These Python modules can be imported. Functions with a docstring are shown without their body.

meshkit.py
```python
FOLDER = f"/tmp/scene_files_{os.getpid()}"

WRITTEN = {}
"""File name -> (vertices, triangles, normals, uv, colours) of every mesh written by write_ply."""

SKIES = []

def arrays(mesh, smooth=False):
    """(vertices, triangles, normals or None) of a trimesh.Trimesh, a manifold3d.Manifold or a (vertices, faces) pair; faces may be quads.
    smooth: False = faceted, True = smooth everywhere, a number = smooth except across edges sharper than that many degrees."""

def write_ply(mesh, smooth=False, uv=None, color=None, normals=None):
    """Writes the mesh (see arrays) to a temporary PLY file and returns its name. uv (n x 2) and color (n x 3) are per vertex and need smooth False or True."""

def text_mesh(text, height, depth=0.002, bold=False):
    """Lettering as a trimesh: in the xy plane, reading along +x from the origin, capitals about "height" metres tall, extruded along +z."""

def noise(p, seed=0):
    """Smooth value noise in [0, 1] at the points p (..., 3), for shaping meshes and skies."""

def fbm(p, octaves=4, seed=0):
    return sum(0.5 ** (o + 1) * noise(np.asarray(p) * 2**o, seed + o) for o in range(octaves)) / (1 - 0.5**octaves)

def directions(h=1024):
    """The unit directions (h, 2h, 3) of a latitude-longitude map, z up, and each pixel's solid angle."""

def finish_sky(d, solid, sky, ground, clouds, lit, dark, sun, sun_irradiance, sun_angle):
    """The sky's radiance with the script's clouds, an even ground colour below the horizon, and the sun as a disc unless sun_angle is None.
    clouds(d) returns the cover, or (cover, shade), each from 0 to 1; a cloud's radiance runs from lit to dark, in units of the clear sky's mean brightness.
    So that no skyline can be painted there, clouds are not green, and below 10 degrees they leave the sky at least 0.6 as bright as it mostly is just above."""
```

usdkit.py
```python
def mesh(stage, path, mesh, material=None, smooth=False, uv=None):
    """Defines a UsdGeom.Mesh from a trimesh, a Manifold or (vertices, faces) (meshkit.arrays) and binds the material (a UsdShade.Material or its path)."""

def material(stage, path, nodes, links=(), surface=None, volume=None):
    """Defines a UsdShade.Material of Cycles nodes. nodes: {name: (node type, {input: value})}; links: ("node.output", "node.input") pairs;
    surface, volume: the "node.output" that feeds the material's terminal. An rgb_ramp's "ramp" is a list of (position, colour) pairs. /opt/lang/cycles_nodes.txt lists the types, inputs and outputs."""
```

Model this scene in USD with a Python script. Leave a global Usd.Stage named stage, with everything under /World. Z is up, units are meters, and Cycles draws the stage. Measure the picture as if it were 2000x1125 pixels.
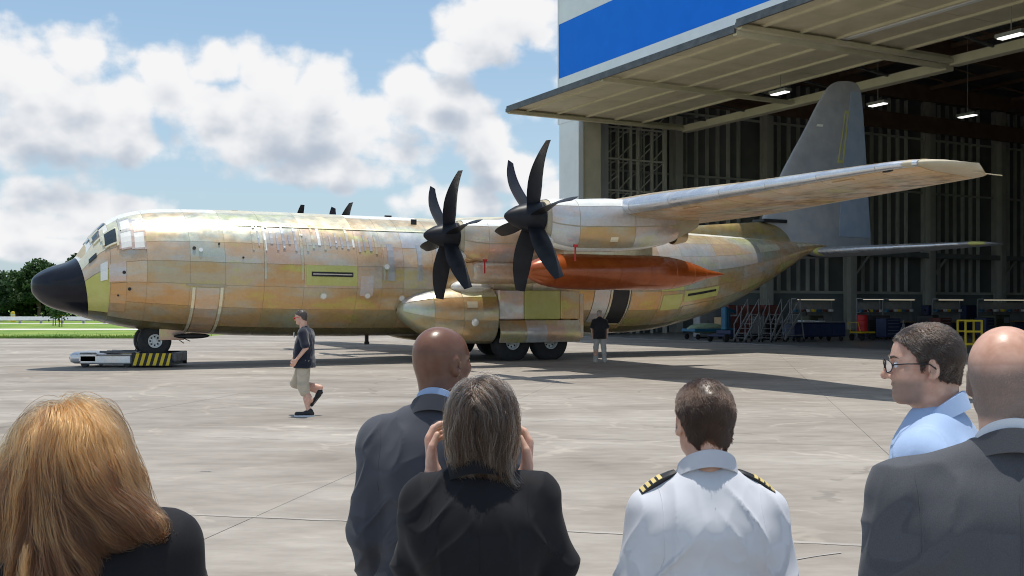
import math, random
import numpy as np, trimesh, usdkit, meshkit
from scipy.interpolate import PchipInterpolator
from scipy.ndimage import map_coordinates
from pxr import Usd, UsdGeom, UsdLux, UsdShade, Gf, Sdf, Vt

random.seed(7)
rng = np.random.default_rng(7)
stage = Usd.Stage.CreateInMemory()
UsdGeom.SetStageUpAxis(stage, UsdGeom.Tokens.z)
UsdGeom.SetStageMetersPerUnit(stage, 1.0)
UsdGeom.Xform.Define(stage, '/World')
UsdGeom.Scope.Define(stage, '/World/Looks')

# ------------------------------------------------------------------ camera, exposure
F_PX, CAM_H, HOR = 2042.6, 1.864, 598.56          # focal length in pixels of a 2000 px wide picture, eye height, horizon row
cam = UsdGeom.Camera.Define(stage, '/World/camera')
cam.AddTranslateOp().Set((0, 0, CAM_H)); cam.AddRotateXOp().Set(90.0)
cam.CreateHorizontalApertureAttr(36.0); cam.CreateVerticalApertureAttr(20.25)
cam.CreateFocalLengthAttr(36.0 * F_PX / 2000)
cam.CreateVerticalApertureOffsetAttr((HOR - 562.5) * 36 / 2000)
cam.CreateFStopAttr(0.0)
cam.CreateClippingRangeAttr((0.05, 20000.0))
cam.CreateExposureAttr(-0.16)

# ------------------------------------------------------------------ sun and sky
SUN = np.array([0.02, 0.075, 1.0]); SUN /= np.linalg.norm(SUN)
sun = UsdLux.DistantLight.Define(stage, '/World/sun')
sun.CreateIntensityAttr(1.2); sun.CreateAngleAttr(0.5); sun.CreateNormalizeAttr(True); sun.CreateColorAttr((1.0, 0.95, 0.87))
z_ = Gf.Vec3d(*map(float, SUN)); sun.AddOrientOp().Set(Gf.Quatf(Gf.Rotation(Gf.Vec3d(0, 0, 1), z_).GetQuat()))
SKY, CLOUD = 0.142, 0.88

def ang(px, py):
    u = math.atan((px - 1000) / F_PX); return u, math.atan((HOR - py) / F_PX * math.cos(u))

BLOBS = [(55,165,125,105),(150,118,95,62),(20,140,95,75),(215,200,90,75),(255,265,55,60),(90,260,150,62),(-160,190,170,120),(-380,140,150,90),
         (330,142,58,52),(420,138,85,50),(520,150,100,60),(620,190,95,70),(440,205,150,80),(560,265,170,82),(720,255,180,80),(795,178,62,52),
         (865,225,105,80),(935,265,80,62),(960,310,60,40),(640,330,170,40),(170,400,150,52),(90,440,110,40),(270,405,75,38),
         (930,55,95,62),(1030,25,110,62),(880,108,55,38),(960,105,60,30),(1010,345,95,55),(1080,390,110,48),(900,395,120,36),(40,480,170,28),(1250,200,180,120),(1500,80,260,110),(60,-260,300,90),(700,-330,330,110),(1500,-420,400,150)]

def sky_material():
    n, l, c = {}, [], [0]
    def N(kind, **kw):
        c[0] += 1; k = f'n{c[0]}'; n[k] = (kind, kw); return k
    def L(a, b): l.append((a, b))
    def M(op, a, b=None, cl=False):
        kw = {'math_type': op}
        if cl: kw['use_clamp'] = True
        k = N('math', **kw)
        for i, x in ((1, a), (2, b)):
            if x is None: continue
            if isinstance(x, str): L(x, f'{k}.value{i}')
            else: n[k][1][f'value{i}'] = float(x)
        return k + '.value'
    tc = N('texture_coordinate'); sp = N('separate_xyz'); L(tc + '.generated', sp + '.vector')
    u = M('arctan2', sp + '.x', sp + '.y'); v = M('arcsine', sp + '.z')
    def field(dv):
        cx = N('combine_xyz', z=0.0); L(u, cx + '.x'); L(M('add', v, dv) if dv else v, cx + '.y')
        acc = None
        for (px, py, a, b) in BLOBS:
            u0, v0 = ang(px, py); a, b = a / F_PX, b / F_PX
            mp = N('mapping', mapping_type='point', scale=(1 / a, 1 / b, 1), location=(-u0 / a, -v0 / b, 0)); L(cx + '.vector', mp + '.vector')
            ln = N('vector_math', math_type='length'); L(mp + '.vector', ln + '.vector1')
            d = M('subtract', 1.0, ln + '.value')
            if acc is None: acc = d
            else:
                k = N('math', math_type='smoothmax' if False else 'maximum'); L(acc, k + '.value1'); L(d, k + '.value2'); acc = k + '.value'
        # the rest of the sky: scattered clouds of the same kind
        n0 = N('noise_texture', scale=2.3, detail=2.0, roughness=0.5); L(tc + '.generated', n0 + '.vector')
        g = M('multiply', M('subtract', n0 + '.fac', 0.60), 7.0)
        out = M('greater_than', M('absolute', u), 0.62)
        g2 = M('subtract', g, M('multiply', M('subtract', 1.0, out), 9.0))
        acc = M('maximum', acc, g2)
        mp = N('mapping', mapping_type='point', scale=(1, 1.25, 1)); L(cx + '.vector', mp + '.vector')
        n1 = N('noise_texture', dimensions='2D', scale=13.0, detail=9.0 if not dv else 4.0, roughness=0.58); L(mp + '.vector', n1 + '.vector')
        vo = N('voronoi_texture', feature='f1', dimensions='2D', scale=24.0, detail=1.0, roughness=0.5); L(mp + '.vector', vo + '.vector')
        w = M('add', M('multiply', M('subtract', n1 + '.fac', 0.42), 1.7), M('multiply', M('subtract', 0.42, vo + '.distance'), 0.55))
        return M('add', M('maximum', acc, -1.2), w)
    d0 = field(0.0); d1 = field(0.022); d2 = field(0.055)
    cov = N('map_range', range_type='smoothstep', from_min=-0.18, from_max=0.40, to_min=0.0, to_max=1.0, clamp=True); L(d0, cov + '.value')
    sh = M('add', M('multiply', M('maximum', d1, 0.0), 0.42), M('multiply', M('maximum', d2, 0.0), 0.55))
    shm = N('map_range', range_type='smoothstep', from_min=0.10, from_max=1.05, to_min=0.0, to_max=1.0, clamp=True); L(sh, shm + '.value')
    col = N('mix', mix_type='mix', color1=(1.17, 1.17, 1.18), color2=(0.60, 0.68, 0.80)); L(shm + '.result', col + '.fac')
    sky = N('sky_texture', sky_type='single_scattering', sun_disc=False, sun_elevation=float(math.asin(SUN[2])), sun_rotation=float(math.atan2(SUN[0], SUN[1])),
            air_density=1.0, aerosol_density=1.6, ozone_density=1.4, altitude=250.0)
    skys = N('mix', mix_type='multiply', fac=1.0, color2=(SKY * .97, SKY * 1.17, SKY * 1.19)); L(sky + '.color', skys + '.color1')
    cl = N('mix', mix_type='multiply', fac=1.0, color2=(CLOUD, CLOUD, CLOUD)); L(col + '.color', cl + '.color1')
    hz = N('map_range', range_type='smoothstep', from_min=-0.02, from_max=0.33, to_min=0.66, to_max=0.22, clamp=True); L(v, hz + '.value')   # moist air near the horizon
    hm = N('mix', mix_type='mix', color2=(0.62, 0.73, 0.84)); L(hz + '.result', hm + '.fac'); L(skys + '.color', hm + '.color1')
    ups = N('map_range', range_type='linear', from_min=-0.01, from_max=0.02, clamp=True); L(v, ups + '.value')
    mx = N('mix', mix_type='mix'); L(M('multiply', cov + '.result', ups + '.result'), mx + '.fac'); L(hm + '.color', mx + '.color1'); L(cl + '.color', mx + '.color2')
    sc = N('mix', mix_type='multiply', fac=1.0, color2=(10.0, 10.0, 10.0)); L(mx + '.color', sc + '.color1')
    bg = N('background_shader', strength=0.1); L(sc + '.color', bg + '.color')
    return usdkit.material(stage, '/World/Looks/sky_look', n, l, surface=bg + '.background')

dome = UsdLux.DomeLight.Define(stage, '/World/sky')
UsdShade.MaterialBindingAPI.Apply(dome.GetPrim()).Bind(sky_material())
dome.GetPrim().SetCustomDataByKey('kind', 'structure')

# ------------------------------------------------------------------ helpers: naming
used = {}
def nm(parent, name):
    k = f'{parent}/{name}'; i = used.get(k, 0); used[k] = i + 1
    return k if i == 0 else f'{k}_{i:03d}'
def tag(prim, label=None, cat=None, group=None, kind=None):
    for k, x in (('label', label), ('category', cat), ('group', group), ('kind', kind)):
        if x: prim.SetCustomDataByKey(k, x)
def thing(name, label=None, cat=None, loc=(0, 0, 0), rz=0.0, group=None, kind=None, parent='/World'):
    p = nm(parent, name); x = UsdGeom.Xform.Define(stage, p)
    if any(loc): x.AddTranslateOp().Set(tuple(map(float, loc)))
    if rz: x.AddRotateZOp().Set(math.degrees(rz))
    tag(x.GetPrim(), label, cat, group, kind); return p
def copy_of(src, name, label, cat, loc, rz=0.0, group=None):
    p = nm('/World', name); x = UsdGeom.Xform.Define(stage, p)
    x.AddTranslateOp().Set(tuple(map(float, loc)))
    x.AddRotateZOp().Set(math.degrees(rz))
    x.GetPrim().GetReferences().AddInternalReference(src); x.GetPrim().SetInstanceable(True)
    tag(x.GetPrim(), label, cat, group); return p
def obj(name, mesh, m, parent='/World', smooth=False, **t):
    p = nm(parent, name); o = usdkit.mesh(stage, p, mesh, '/World/Looks/' + m, smooth=smooth)
    if t: tag(o.GetPrim(), **t)
    return p

# ------------------------------------------------------------------ helpers: shapes
TM = lambda v, f: trimesh.Trimesh(np.asarray(v, float), np.asarray(f, int), process=False)
def quads(f): f = np.asarray(f, int); return np.vstack([f[:, [0, 1, 2]], f[:, [0, 2, 3]]])
def join(*ms):
    ms = [m for m in (ms[0] if len(ms) == 1 and isinstance(ms[0], (list, tuple)) else ms)]
    return trimesh.util.concatenate(ms)
def box(x0, x1, y0, y1, z0, z1, c=0.0):
    if c <= 0:
        m = trimesh.creation.box((x1 - x0, y1 - y0, z1 - z0)); m.apply_translation(((x0 + x1) / 2, (y0 + y1) / 2, (z0 + z1) / 2)); return m
    P = []
    for sx in (0, 1):
        for sy in (0, 1):
            for sz in (0, 1):
                X, Y, Z = (x0, x1)[sx], (y0, y1)[sy], (z0, z1)[sz]; dx, dy, dz = c * (1 - 2 * sx), c * (1 - 2 * sy), c * (1 - 2 * sz)
                P += [(X, Y + dy, Z + dz), (X + dx, Y, Z + dz), (X + dx, Y + dy, Z)]
    return trimesh.convex.convex_hull(np.array(P))
def rot(m, axis, a, at=(0, 0, 0)):
    m = m.copy(); m.apply_transform(trimesh.transformations.rotation_matrix(a, axis, at)); return m
def move(m, x=0, y=0, z=0): m = m.copy(); m.apply_translation((x, y, z)); return m
def bar(p, q, w, h=None, up=(0, 0, 1)):
    p, q = np.array(p, float), np.array(q, float); h = h or w
    d = q - p; L = np.linalg.norm(d); d /= L
    u = np.array(up, float)
    if abs(d @ u) > .95: u = np.array([1., 0, 0])
    x = np.cross(u, d); x /= np.linalg.norm(x); y = np.cross(d, x)
    m = trimesh.creation.box((w, h, L)); T = np.eye(4); T[:3, :3] = np.stack([x, y, d], 1); T[:3, 3] = (p + q) / 2; m.apply_transform(T); return m
def tube(pts, r, n=8, cap=True):
    p = np.asarray(pts, float); r = np.broadcast_to(np.asarray(r, float), (len(p),))
    t = np.gradient(p, axis=0); t /= np.linalg.norm(t, axis=1, keepdims=True) + 1e-12
    a = np.array([0, 0, 1.0]) if abs(t[0, 2]) < .9 else np.array([1.0, 0, 0]); V = []
    for i in range(len(p)):
        a = a - (a @ t[i]) * t[i]; a /= np.linalg.norm(a); b = np.cross(t[i], a)
        th = np.arange(n) * 2 * np.pi / n
        V.append(p[i] + r[i] * (np.cos(th)[:, None] * a + np.sin(th)[:, None] * b))
    return loft(V, cap)
def loft(rings, cap=True):
    R = np.asarray(rings, float); k, n, _ = R.shape; V = R.reshape(-1, 3)
    i, j = np.meshgrid(np.arange(k - 1), np.arange(n), indexing='ij'); j2 = (j + 1) % n
    f = quads(np.stack([i * n + j, i * n + j2, (i + 1) * n + j2, (i + 1) * n + j], -1).reshape(-1, 4))
    if cap:
        V = np.vstack([V, R[0].mean(0), R[-1].mean(0)]); j = np.arange(n); c0, c1 = len(V) - 2, len(V) - 1
        f = np.vstack([f, np.stack([(j + 1) % n, j, np.full(n, c0)], 1), np.stack([(k - 1) * n + j, (k - 1) * n + (j + 1) % n, np.full(n, c1)], 1)])
    return TM(V, f)
def lathe(prof, n=24, axis='z', at=(0, 0, 0)):
    th = np.arange(n) * 2 * np.pi / n
    R = [np.stack([r * np.cos(th), r * np.sin(th), np.full(n, h)], 1) for r, h in prof]
    m = loft(R, False); v = m.vertices
    if axis == 'x': v = v[:, [2, 0, 1]]
    if axis == 'y': v = v[:, [1, 2, 0]]
    return TM(v + np.array(at), m.faces)
def grid(P, close=False):
    P = np.asarray(P, float); a, b, _ = P.shape
    i, j = np.meshgrid(np.arange(a - 1), np.arange(b if close else b - 1), indexing='ij'); j2 = (j + 1) % b
    return TM(P.reshape(-1, 3), quads(np.stack([i * b + j, (i + 1) * b + j, (i + 1) * b + j2, i * b + j2], -1).reshape(-1, 4)))
def patch(F, a0, a1, b0, b1, off=.009, na=8, nb=6, gap=.008, sign=1, depth=None):
    """A piece of the surface F(a, b), lifted by off, with its edges turned down to the surface."""
    A, B = np.meshgrid(np.linspace(0, 1, na), np.linspace(0, 1, nb), indexing='ij')
    bb = b0 + (b1 - b0) * B
    lo = a0(bb) if callable(a0) else a0; hi = a1(bb) if callable(a1) else a1
    la = np.linalg.norm(F(np.mean(hi), np.mean(bb)) - F(np.mean(lo), np.mean(bb))) + 1e-9
    lb = np.linalg.norm(F(np.mean(lo), b1) - F(np.mean(lo), b0)) + 1e-9
    ga, gb = min(.3, gap / la), min(.3, gap / lb)
    A = ga + (1 - 2 * ga) * A; bb = b0 + (b1 - b0) * (gb + (1 - 2 * gb) * B)
    lo = a0(bb) if callable(a0) else a0; hi = a1(bb) if callable(a1) else a1
    aa = lo + (hi - lo) * A
    P = F(aa, bb); e = 1e-3
    Nn = np.cross(F(aa + e, bb) - F(aa - e, bb), F(aa, bb + e) - F(aa, bb - e)); Nn /= np.linalg.norm(Nn, axis=-1, keepdims=True) + 1e-12; Nn *= sign
    V = (P + Nn * off).reshape(-1, 3); W = (P - Nn * (depth if depth is not None else .004)).reshape(-1, 3)
    I = np.arange(na * nb).reshape(na, nb)
    f = quads(np.stack([I[:-1, :-1], I[1:, :-1], I[1:, 1:], I[:-1, 1:]], -1).reshape(-1, 4))
    ring = np.concatenate([I[:, 0], I[-1, 1:], I[-2::-1, -1], I[0, -2:0:-1]])
    k = len(V); V2 = np.vstack([V, W[ring], V[ring]]); m_ = len(ring); r = np.arange(m_); r2 = (r + 1) % m_
    sk = quads(np.stack([k + m_ + r2, k + m_ + r, k + r, k + r2], 1))
    f = np.vstack([f, sk])
    if sign < 0: f = f[:, ::-1]
    return TM(V2, f)

# ------------------------------------------------------------------ materials
def mat(name, c, c2=None, rough=.6, metal=0.0, scale=4.0, detail=5.0, stretch=(1, 1, 1), bump=0.0, bscale=60.0, vary=0.0, hue=0.0, spec=.5, coat=0.0, ramp=(.35, .65), rrange=0.0, coord='object', sheen=0.0, sss=0.0, bdist=.01):
    n = {'tc': ('texture_coordinate', {}), 'p': ('principled_bsdf', dict(roughness=rough, metallic=metal, specular_ior_level=spec, coat_weight=coat, sheen_weight=sheen))}
    l = []
    src = f'tc.{coord}' if coord != 'position' else 'g.position'
    if coord == 'position': n['g'] = ('geometry', {})
    n['mp'] = ('mapping', dict(mapping_type='point', scale=tuple(stretch))); l.append((src, 'mp.vector'))
    if c2 is not None:
        n['n'] = ('noise_texture', dict(scale=scale, detail=detail, roughness=.6)); l.append(('mp.vector', 'n.vector'))
        n['r'] = ('rgb_ramp', {'ramp': [(0, c), (ramp[0], c), (ramp[1], c2), (1, c2)]}); l.append(('n.fac', 'r.fac')); out = 'r.color'
    else:
        n['c'] = ('color', {'value': c}); out = 'c.color'
    if vary or hue:
        n['oi'] = ('object_info', {}); n['mv'] = ('map_range', dict(range_type='linear', from_min=0., from_max=1., to_min=1 - vary, to_max=1 + vary))
        n['h'] = ('hsv', dict(hue=.5, saturation=1., value=1., fac=1.)); l += [('oi.random', 'mv.value'), ('mv.result', 'h.value'), (out, 'h.color')]
        if hue:
            n['hn'] = ('noise_texture', dict(scale=1.7, detail=3.0)); l.append((src, 'hn.vector'))
            n['hm'] = ('map_range', dict(range_type='linear', from_min=.3, from_max=.7, to_min=.5 - hue, to_max=.5 + hue)); l += [('hn.fac', 'hm.value'), ('hm.result', 'h.hue')]
        out = 'h.color'
    l.append((out, 'p.base_color'))
    if rrange:
        n['rn'] = ('noise_texture', dict(scale=scale * 2.3, detail=4.0)); l.append(('mp.vector', 'rn.vector'))
        n['rm'] = ('map_range', dict(range_type='linear', from_min=.3, from_max=.7, to_min=max(.03, rough - rrange), to_max=min(1., rough + rrange), clamp=True)); l += [('rn.fac', 'rm.value'), ('rm.result', 'p.roughness')]
    if bump:
        n['bn'] = ('noise_texture', dict(scale=bscale, detail=4.0, roughness=.6)); l.append(('mp.vector', 'bn.vector'))
        n['b'] = ('bump', dict(strength=bump, distance=bdist)); l += [('bn.fac', 'b.height'), ('b.normal', 'p.normal')]
    if sss: n['p'][1].update(subsurface_weight=sss, subsurface_scale=.012, subsurface_radius=(1.0, .35, .2))
    usdkit.material(stage, '/World/Looks/' + name, n, l, surface='p.BSDF'); return name

def concrete(name, c, c2, bump=.3, vary=0.0):
    n = {'g': ('geometry', {}), 'p': ('principled_bsdf', dict(roughness=.86, specular_ior_level=.35))}; l = []
    def noise(k, sc, det, st=(1, 1, 1), ro=.6): n[k + 'm'] = ('mapping', dict(mapping_type='point', scale=st)); n[k] = ('noise_texture', dict(scale=sc, detail=det, roughness=ro)); l.extend([('g.position', k + 'm.vector'), (k + 'm.vector', k + '.vector')])
    noise('a', .30, 10, (.6, 1.5, 1)); noise('b', 2.2, 8, (.7, 1.6, 1), .65); noise('w', .55, 4); noise('msk', .16, 3)
    n['ra'] = ('rgb_ramp', {'ramp': [(0, c), (.34, c), (.66, c2), (1, c2)]}); l.append(('a.fac', 'ra.fac'))
    n['rb'] = ('rgb_ramp', {'ramp': [(0, (.70, .69, .68)), (.36, (.88, .87, .86)), (.52, (1.02, 1.015, 1.01)), (.70, (1.16, 1.155, 1.15)), (1, (1.24, 1.24, 1.24))]}); l.append(('b.fac', 'rb.fac'))
    n['m1'] = ('mix', dict(mix_type='multiply', fac=1.0)); l += [('ra.color', 'm1.color1'), ('rb.color', 'm1.color2')]
    out = 'm1.color'
    for q, (sc, wd, lo, hi, f) in enumerate(((.21, .030, .45, .55, 1.28), (.42, .020, .48, .59, 1.2), (.13, .016, .44, .55, .74))):     # sealed cracks wandering over the slabs, partly worn away
        n[f'vw{q}'] = ('vector_math', dict(math_type='multiply_add', vector2=(1.7, 1.7, 1.7))); l += [('w.color', f'vw{q}.vector1'), ('g.position', f'vw{q}.vector3')]
        n[f'v{q}'] = ('voronoi_texture', dict(feature='distance_to_edge', scale=sc, randomness=1.0)); l.append((f'vw{q}.vector', f'v{q}.vector'))
        n[f'e{q}'] = ('map_range', dict(range_type='smoothstep', from_min=wd * sc, from_max=wd * sc * 3.2, to_min=1.0, to_max=0.0, clamp=True)); l.append((f'v{q}.distance', f'e{q}.value'))
        noise(f'k{q}', .5 + .2 * q, 5); n[f'km{q}'] = ('map_range', dict(range_type='smoothstep', from_min=lo, from_max=hi, to_min=0.0, to_max=.85, clamp=True)); l.append((f'k{q}.fac', f'km{q}.value'))
        n[f'x{q}'] = ('math', dict(math_type='multiply')); l += [(f'e{q}.result', f'x{q}.value1'), (f'km{q}.result', f'x{q}.value2')]
        n[f'mm{q}'] = ('mix', dict(mix_type='multiply', color2=(f, f * .995, f * .985))); l += [(f'x{q}.value', f'mm{q}.fac'), (out, f'mm{q}.color1')]; out = f'mm{q}.color'
    n['oi'] = ('object_info', {}); n['vr'] = ('map_range', dict(range_type='linear', from_min=0., from_max=1., to_min=1 - vary, to_max=1 + vary)); n['h'] = ('hsv', dict(hue=.5, saturation=1., fac=1.)); l += [('oi.random', 'vr.value'), ('vr.result', 'h.value'), (out, 'h.color'), ('h.color', 'p.base_color')]
    noise('bn', 22, 5); n['bu'] = ('bump', dict(strength=bump, distance=.004)); l += [('bn.fac', 'bu.height'), ('bu.normal', 'p.normal')]
    usdkit.material(stage, '/World/Looks/' + name, n, l, surface='p.BSDF')
concrete('concrete_look', (.212, .187, .160), (.338, .308, .273), vary=.05); concrete('concrete_base_look', (.212, .187, .160), (.338, .308, .273))
mat('sealant_look', (.37, .34, .305), (.30, .27, .24), rough=.8, scale=3, detail=6, coord='position')
mat('stain_look', (.30, .28, .26), (.36, .33, .31), rough=.8, scale=3, detail=6, coord='position')
mat('floor_look', (.20, .20, .20), (.27, .265, .26), rough=.35, scale=.4, detail=6, coord='position')
mat('grass_look', (.10, .20, .022), (.24, .31, .055), rough=.9, scale=.25, detail=10, coord='position', ramp=(.4, .62), bump=.6, bscale=9, bdist=.1)
mat('path_look', (.50, .48, .44), (.58, .56, .52), rough=.9, scale=.8, coord='position')

# ------------------------------------------------------------------ ground
def sheet(poly, z): 
    import shapely
    v, f = trimesh.creation.triangulate_polygon(shapely.Polygon(poly), engine='earcut'); return TM(np.column_stack([v, np.full(len(v), z)]), np.asarray(f)[:, ::1])
gx, gy = np.meshgrid(np.r_[-3000, -900, np.linspace(-300, 300, 25), 900, 3000], np.r_[-900, -200, np.linspace(-100, 400, 21), 1200, 3500], indexing='ij')
gs = grid(np.stack([gx, gy, np.full(gx.shape, -.03)], -1))
obj('grass_field', gs, 'grass_look', kind='structure')
apron = thing('apron', kind='structure')
obj('apron_base', sheet([(-90, -60), (150, -60), (150, 210), (-19.5, 210), (-19.0, 61.0), (-90, 62.4)], -.012), 'concrete_base_look', apron)
A0 = math.radians(-11.6); ca, sa = math.cos(A0), math.sin(A0); S0, O0 = 6.1, np.array([-2.3, 9.2])
slab_r = np.random.default_rng(3)
def slab_pt(i, j): return O0 + i * S0 * np.array([ca, sa]) + j * S0 * np.array([-sa, ca])
for i in range(-6, 7):
    for j in range(-2, 8):
        P = [slab_pt(i, j), slab_pt(i + 1, j), slab_pt(i + 1, j + 1), slab_pt(i, j + 1)]; c = np.mean(P, 0)
        if c[1] < -2 or c[1] > 50 or abs(c[0]) > .56 * max(c[1], 0) + 6.5: continue
        e = [c + (p - c) * (1 - .004 / 4.3) for p in P]; zt = slab_r.uniform(-.0035, 0)
        b = [np.array([*q, zt - .0015]) for q in e]; t = [np.array([*(c + (q - c) * (1 - .008 / 4.3)), zt]) for q in e]; bt = [np.array([*q, -.011]) for q in e]
        V = np.array(bt + b + t); f = quads([[k, (k + 1) % 4, 4 + (k + 1) % 4, 4 + k] for k in range(4)] + [[4 + k, 4 + (k + 1) % 4, 8 + (k + 1) % 4, 8 + k] for k in range(4)] + [[8, 9, 10, 11]])
        obj('slab', TM(V, f), 'concrete_look', apron)
def ribbon(pts, w, z=.003, seed=0, wob=.03, step=.08):
    r_ = np.random.default_rng(seed); p = np.array(pts, float); d = np.r_[0, np.cumsum(np.linalg.norm(np.diff(p, axis=0), axis=1))]
    s = np.linspace(0, d[-1], max(4, int(d[-1] / step))); q = np.stack([np.interp(s, d, p[:, k]) for k in (0, 1)], 1)
    t = np.gradient(q, axis=0); t /= np.linalg.norm(t, axis=1, keepdims=True); nrm = np.stack([-t[:, 1], t[:, 0]], 1)
    q = q + nrm * ((meshkit.fbm(np.stack([s * 1.3, s * 0 + seed, s * 0], 1), 3, seed) - .5) * wob * 4)[:, None]
    ww = w * (.5 + meshkit.noise(np.stack([s * 5, s * 0 + seed + 9, s * 0], 1)))
    L_, R_ = q + nrm * ww[:, None] / 2, q - nrm * ww[:, None] / 2
    return grid(np.stack([np.column_stack([R_, np.full(len(q), z)]), np.column_stack([L_, np.full(len(q), z)])], 1))
def gp(px, py): Y = F_PX * CAM_H / (py - HOR); return ((px - 1000) / F_PX * Y, Y)
for k, (pp, w) in enumerate((([(300, 1001), (400, 1005), (665, 1016), (900, 1027), (1230, 1043), (1700, 1066)], .055),)): obj('joint_sealant', ribbon([gp(*p) for p in pp], w, z=.0015, seed=k, wob=.012), 'sealant_look', apron)
for k, (pp, w) in enumerate([([(390, 921), (412, 921)], .05), ([(1560, 1095), (1650, 1082)], .02)]): obj('dark_stain', ribbon([gp(*p) for p in pp], w, z=.003 + .0006 * k, seed=50 + k), 'stain_look', apron)
obj('pale_path', sheet([(-160, 84.5), (-21, 83.5), (-21, 88.5), (-160, 90)], -.02), 'path_look', kind='structure')
obj('far_path', sheet([(-220, 117), (-24, 112), (-24, 116), (-220, 124)], -.02), 'path_look', kind='structure')

# ------------------------------------------------------------------ hangar (frame: x aft along the aircraft, y starboard, z up)
PX, PY, TH = -11.206, 32.586, math.radians(28.369)
mat('hangar_white_look', (.66, .68, .70), (.74, .755, .77), rough=.55, scale=.6, detail=6)
mat('hangar_blue_look', (.001, .155, .70), (.003, .17, .74), rough=.6, spec=.15, scale=.8)
mat('hangar_cream_look', (.52, .48, .36), (.62, .57, .44), rough=.7, scale=.7, detail=7)
mat('canopy_sheet_look', (.50, .45, .33), (.60, .54, .41), rough=.75, scale=.8, detail=7, vary=.05)
mat('steel_grey_look', (.20, .21, .21), (.28, .285, .28), rough=.6, scale=1.2)
mat('edge_steel_look', (.045, .05, .056), (.09, .095, .10), rough=.55, scale=2)
mat('cladding_look', (.19, .195, .195), (.25, .255, .25), rough=.7, scale=.5)
mat('column_look', (.52, .51, .46), (.60, .59, .53), rough=.7, scale=.8)
mat('stud_look', (.60, .60, .55), (.70, .70, .64), rough=.7, scale=1.0, vary=.15)
mat('dado_look', (.22, .26, .27), (.28, .31, .32), rough=.8, scale=.6)
mat('rust_beam_look', (.16, .095, .06), (.22, .14, .09), rough=.7, scale=.8)
mat('lattice_look', (.66, .64, .56), (.74, .72, .62), rough=.6, scale=1.5)
def emit(name, c, s): usdkit.material(stage, '/World/Looks/' + name, {'e': ('emission', dict(color=c, strength=s))}, [], surface='e.emission')
emit('lamp_look', (1, .97, .9), 1.8); emit('tube_look', (1, .9, .66), .55)

hg = thing('aircraft_hangar', 'large white aircraft hangar with a blue band and dark open interior behind the tail', 'hangar', (PX, PY, 0), TH)
SW, YJ0, YJ1, YN = 30.0, 23.0, 25.4, -27.0       # front wall plane, far jamb, near jamb
# front wall, far jamb
obj('jamb_wall', box(SW, SW + .25, YJ0, YJ1, 0, 13.9), 'hangar_white_look', hg)
obj('jamb_return', box(SW + .26, SW + 1.7, YJ0 - .02, YJ0 + .2, 0, 13.9), 'hangar_cream_look', hg)
obj('jamb_trim', box(SW - .06, SW + .3, YJ0 - .12, YJ0 - .021, 0, 13.8), 'hangar_white_look', hg)
obj('jamb_wall', box(SW, SW + .25, YN - 3, YN, 0, 13.9), 'hangar_white_look', hg)
for (z0, z1, m) in ((13.9, 16.92, 'hangar_white_look'), (16.92, 20.5, 'hangar_blue_look'), (20.5, 23.4, 'hangar_white_look')):
    obj('fascia_band', box(SW - .02, SW + .23, YN - 3, YJ1, z0 + .004, z1 - .004), m, hg)
obj('fascia_edge', box(SW - .05, SW + .3, YJ1, YJ1 + .12, 13.9, 23.4), 'hangar_white_look', hg)
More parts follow.
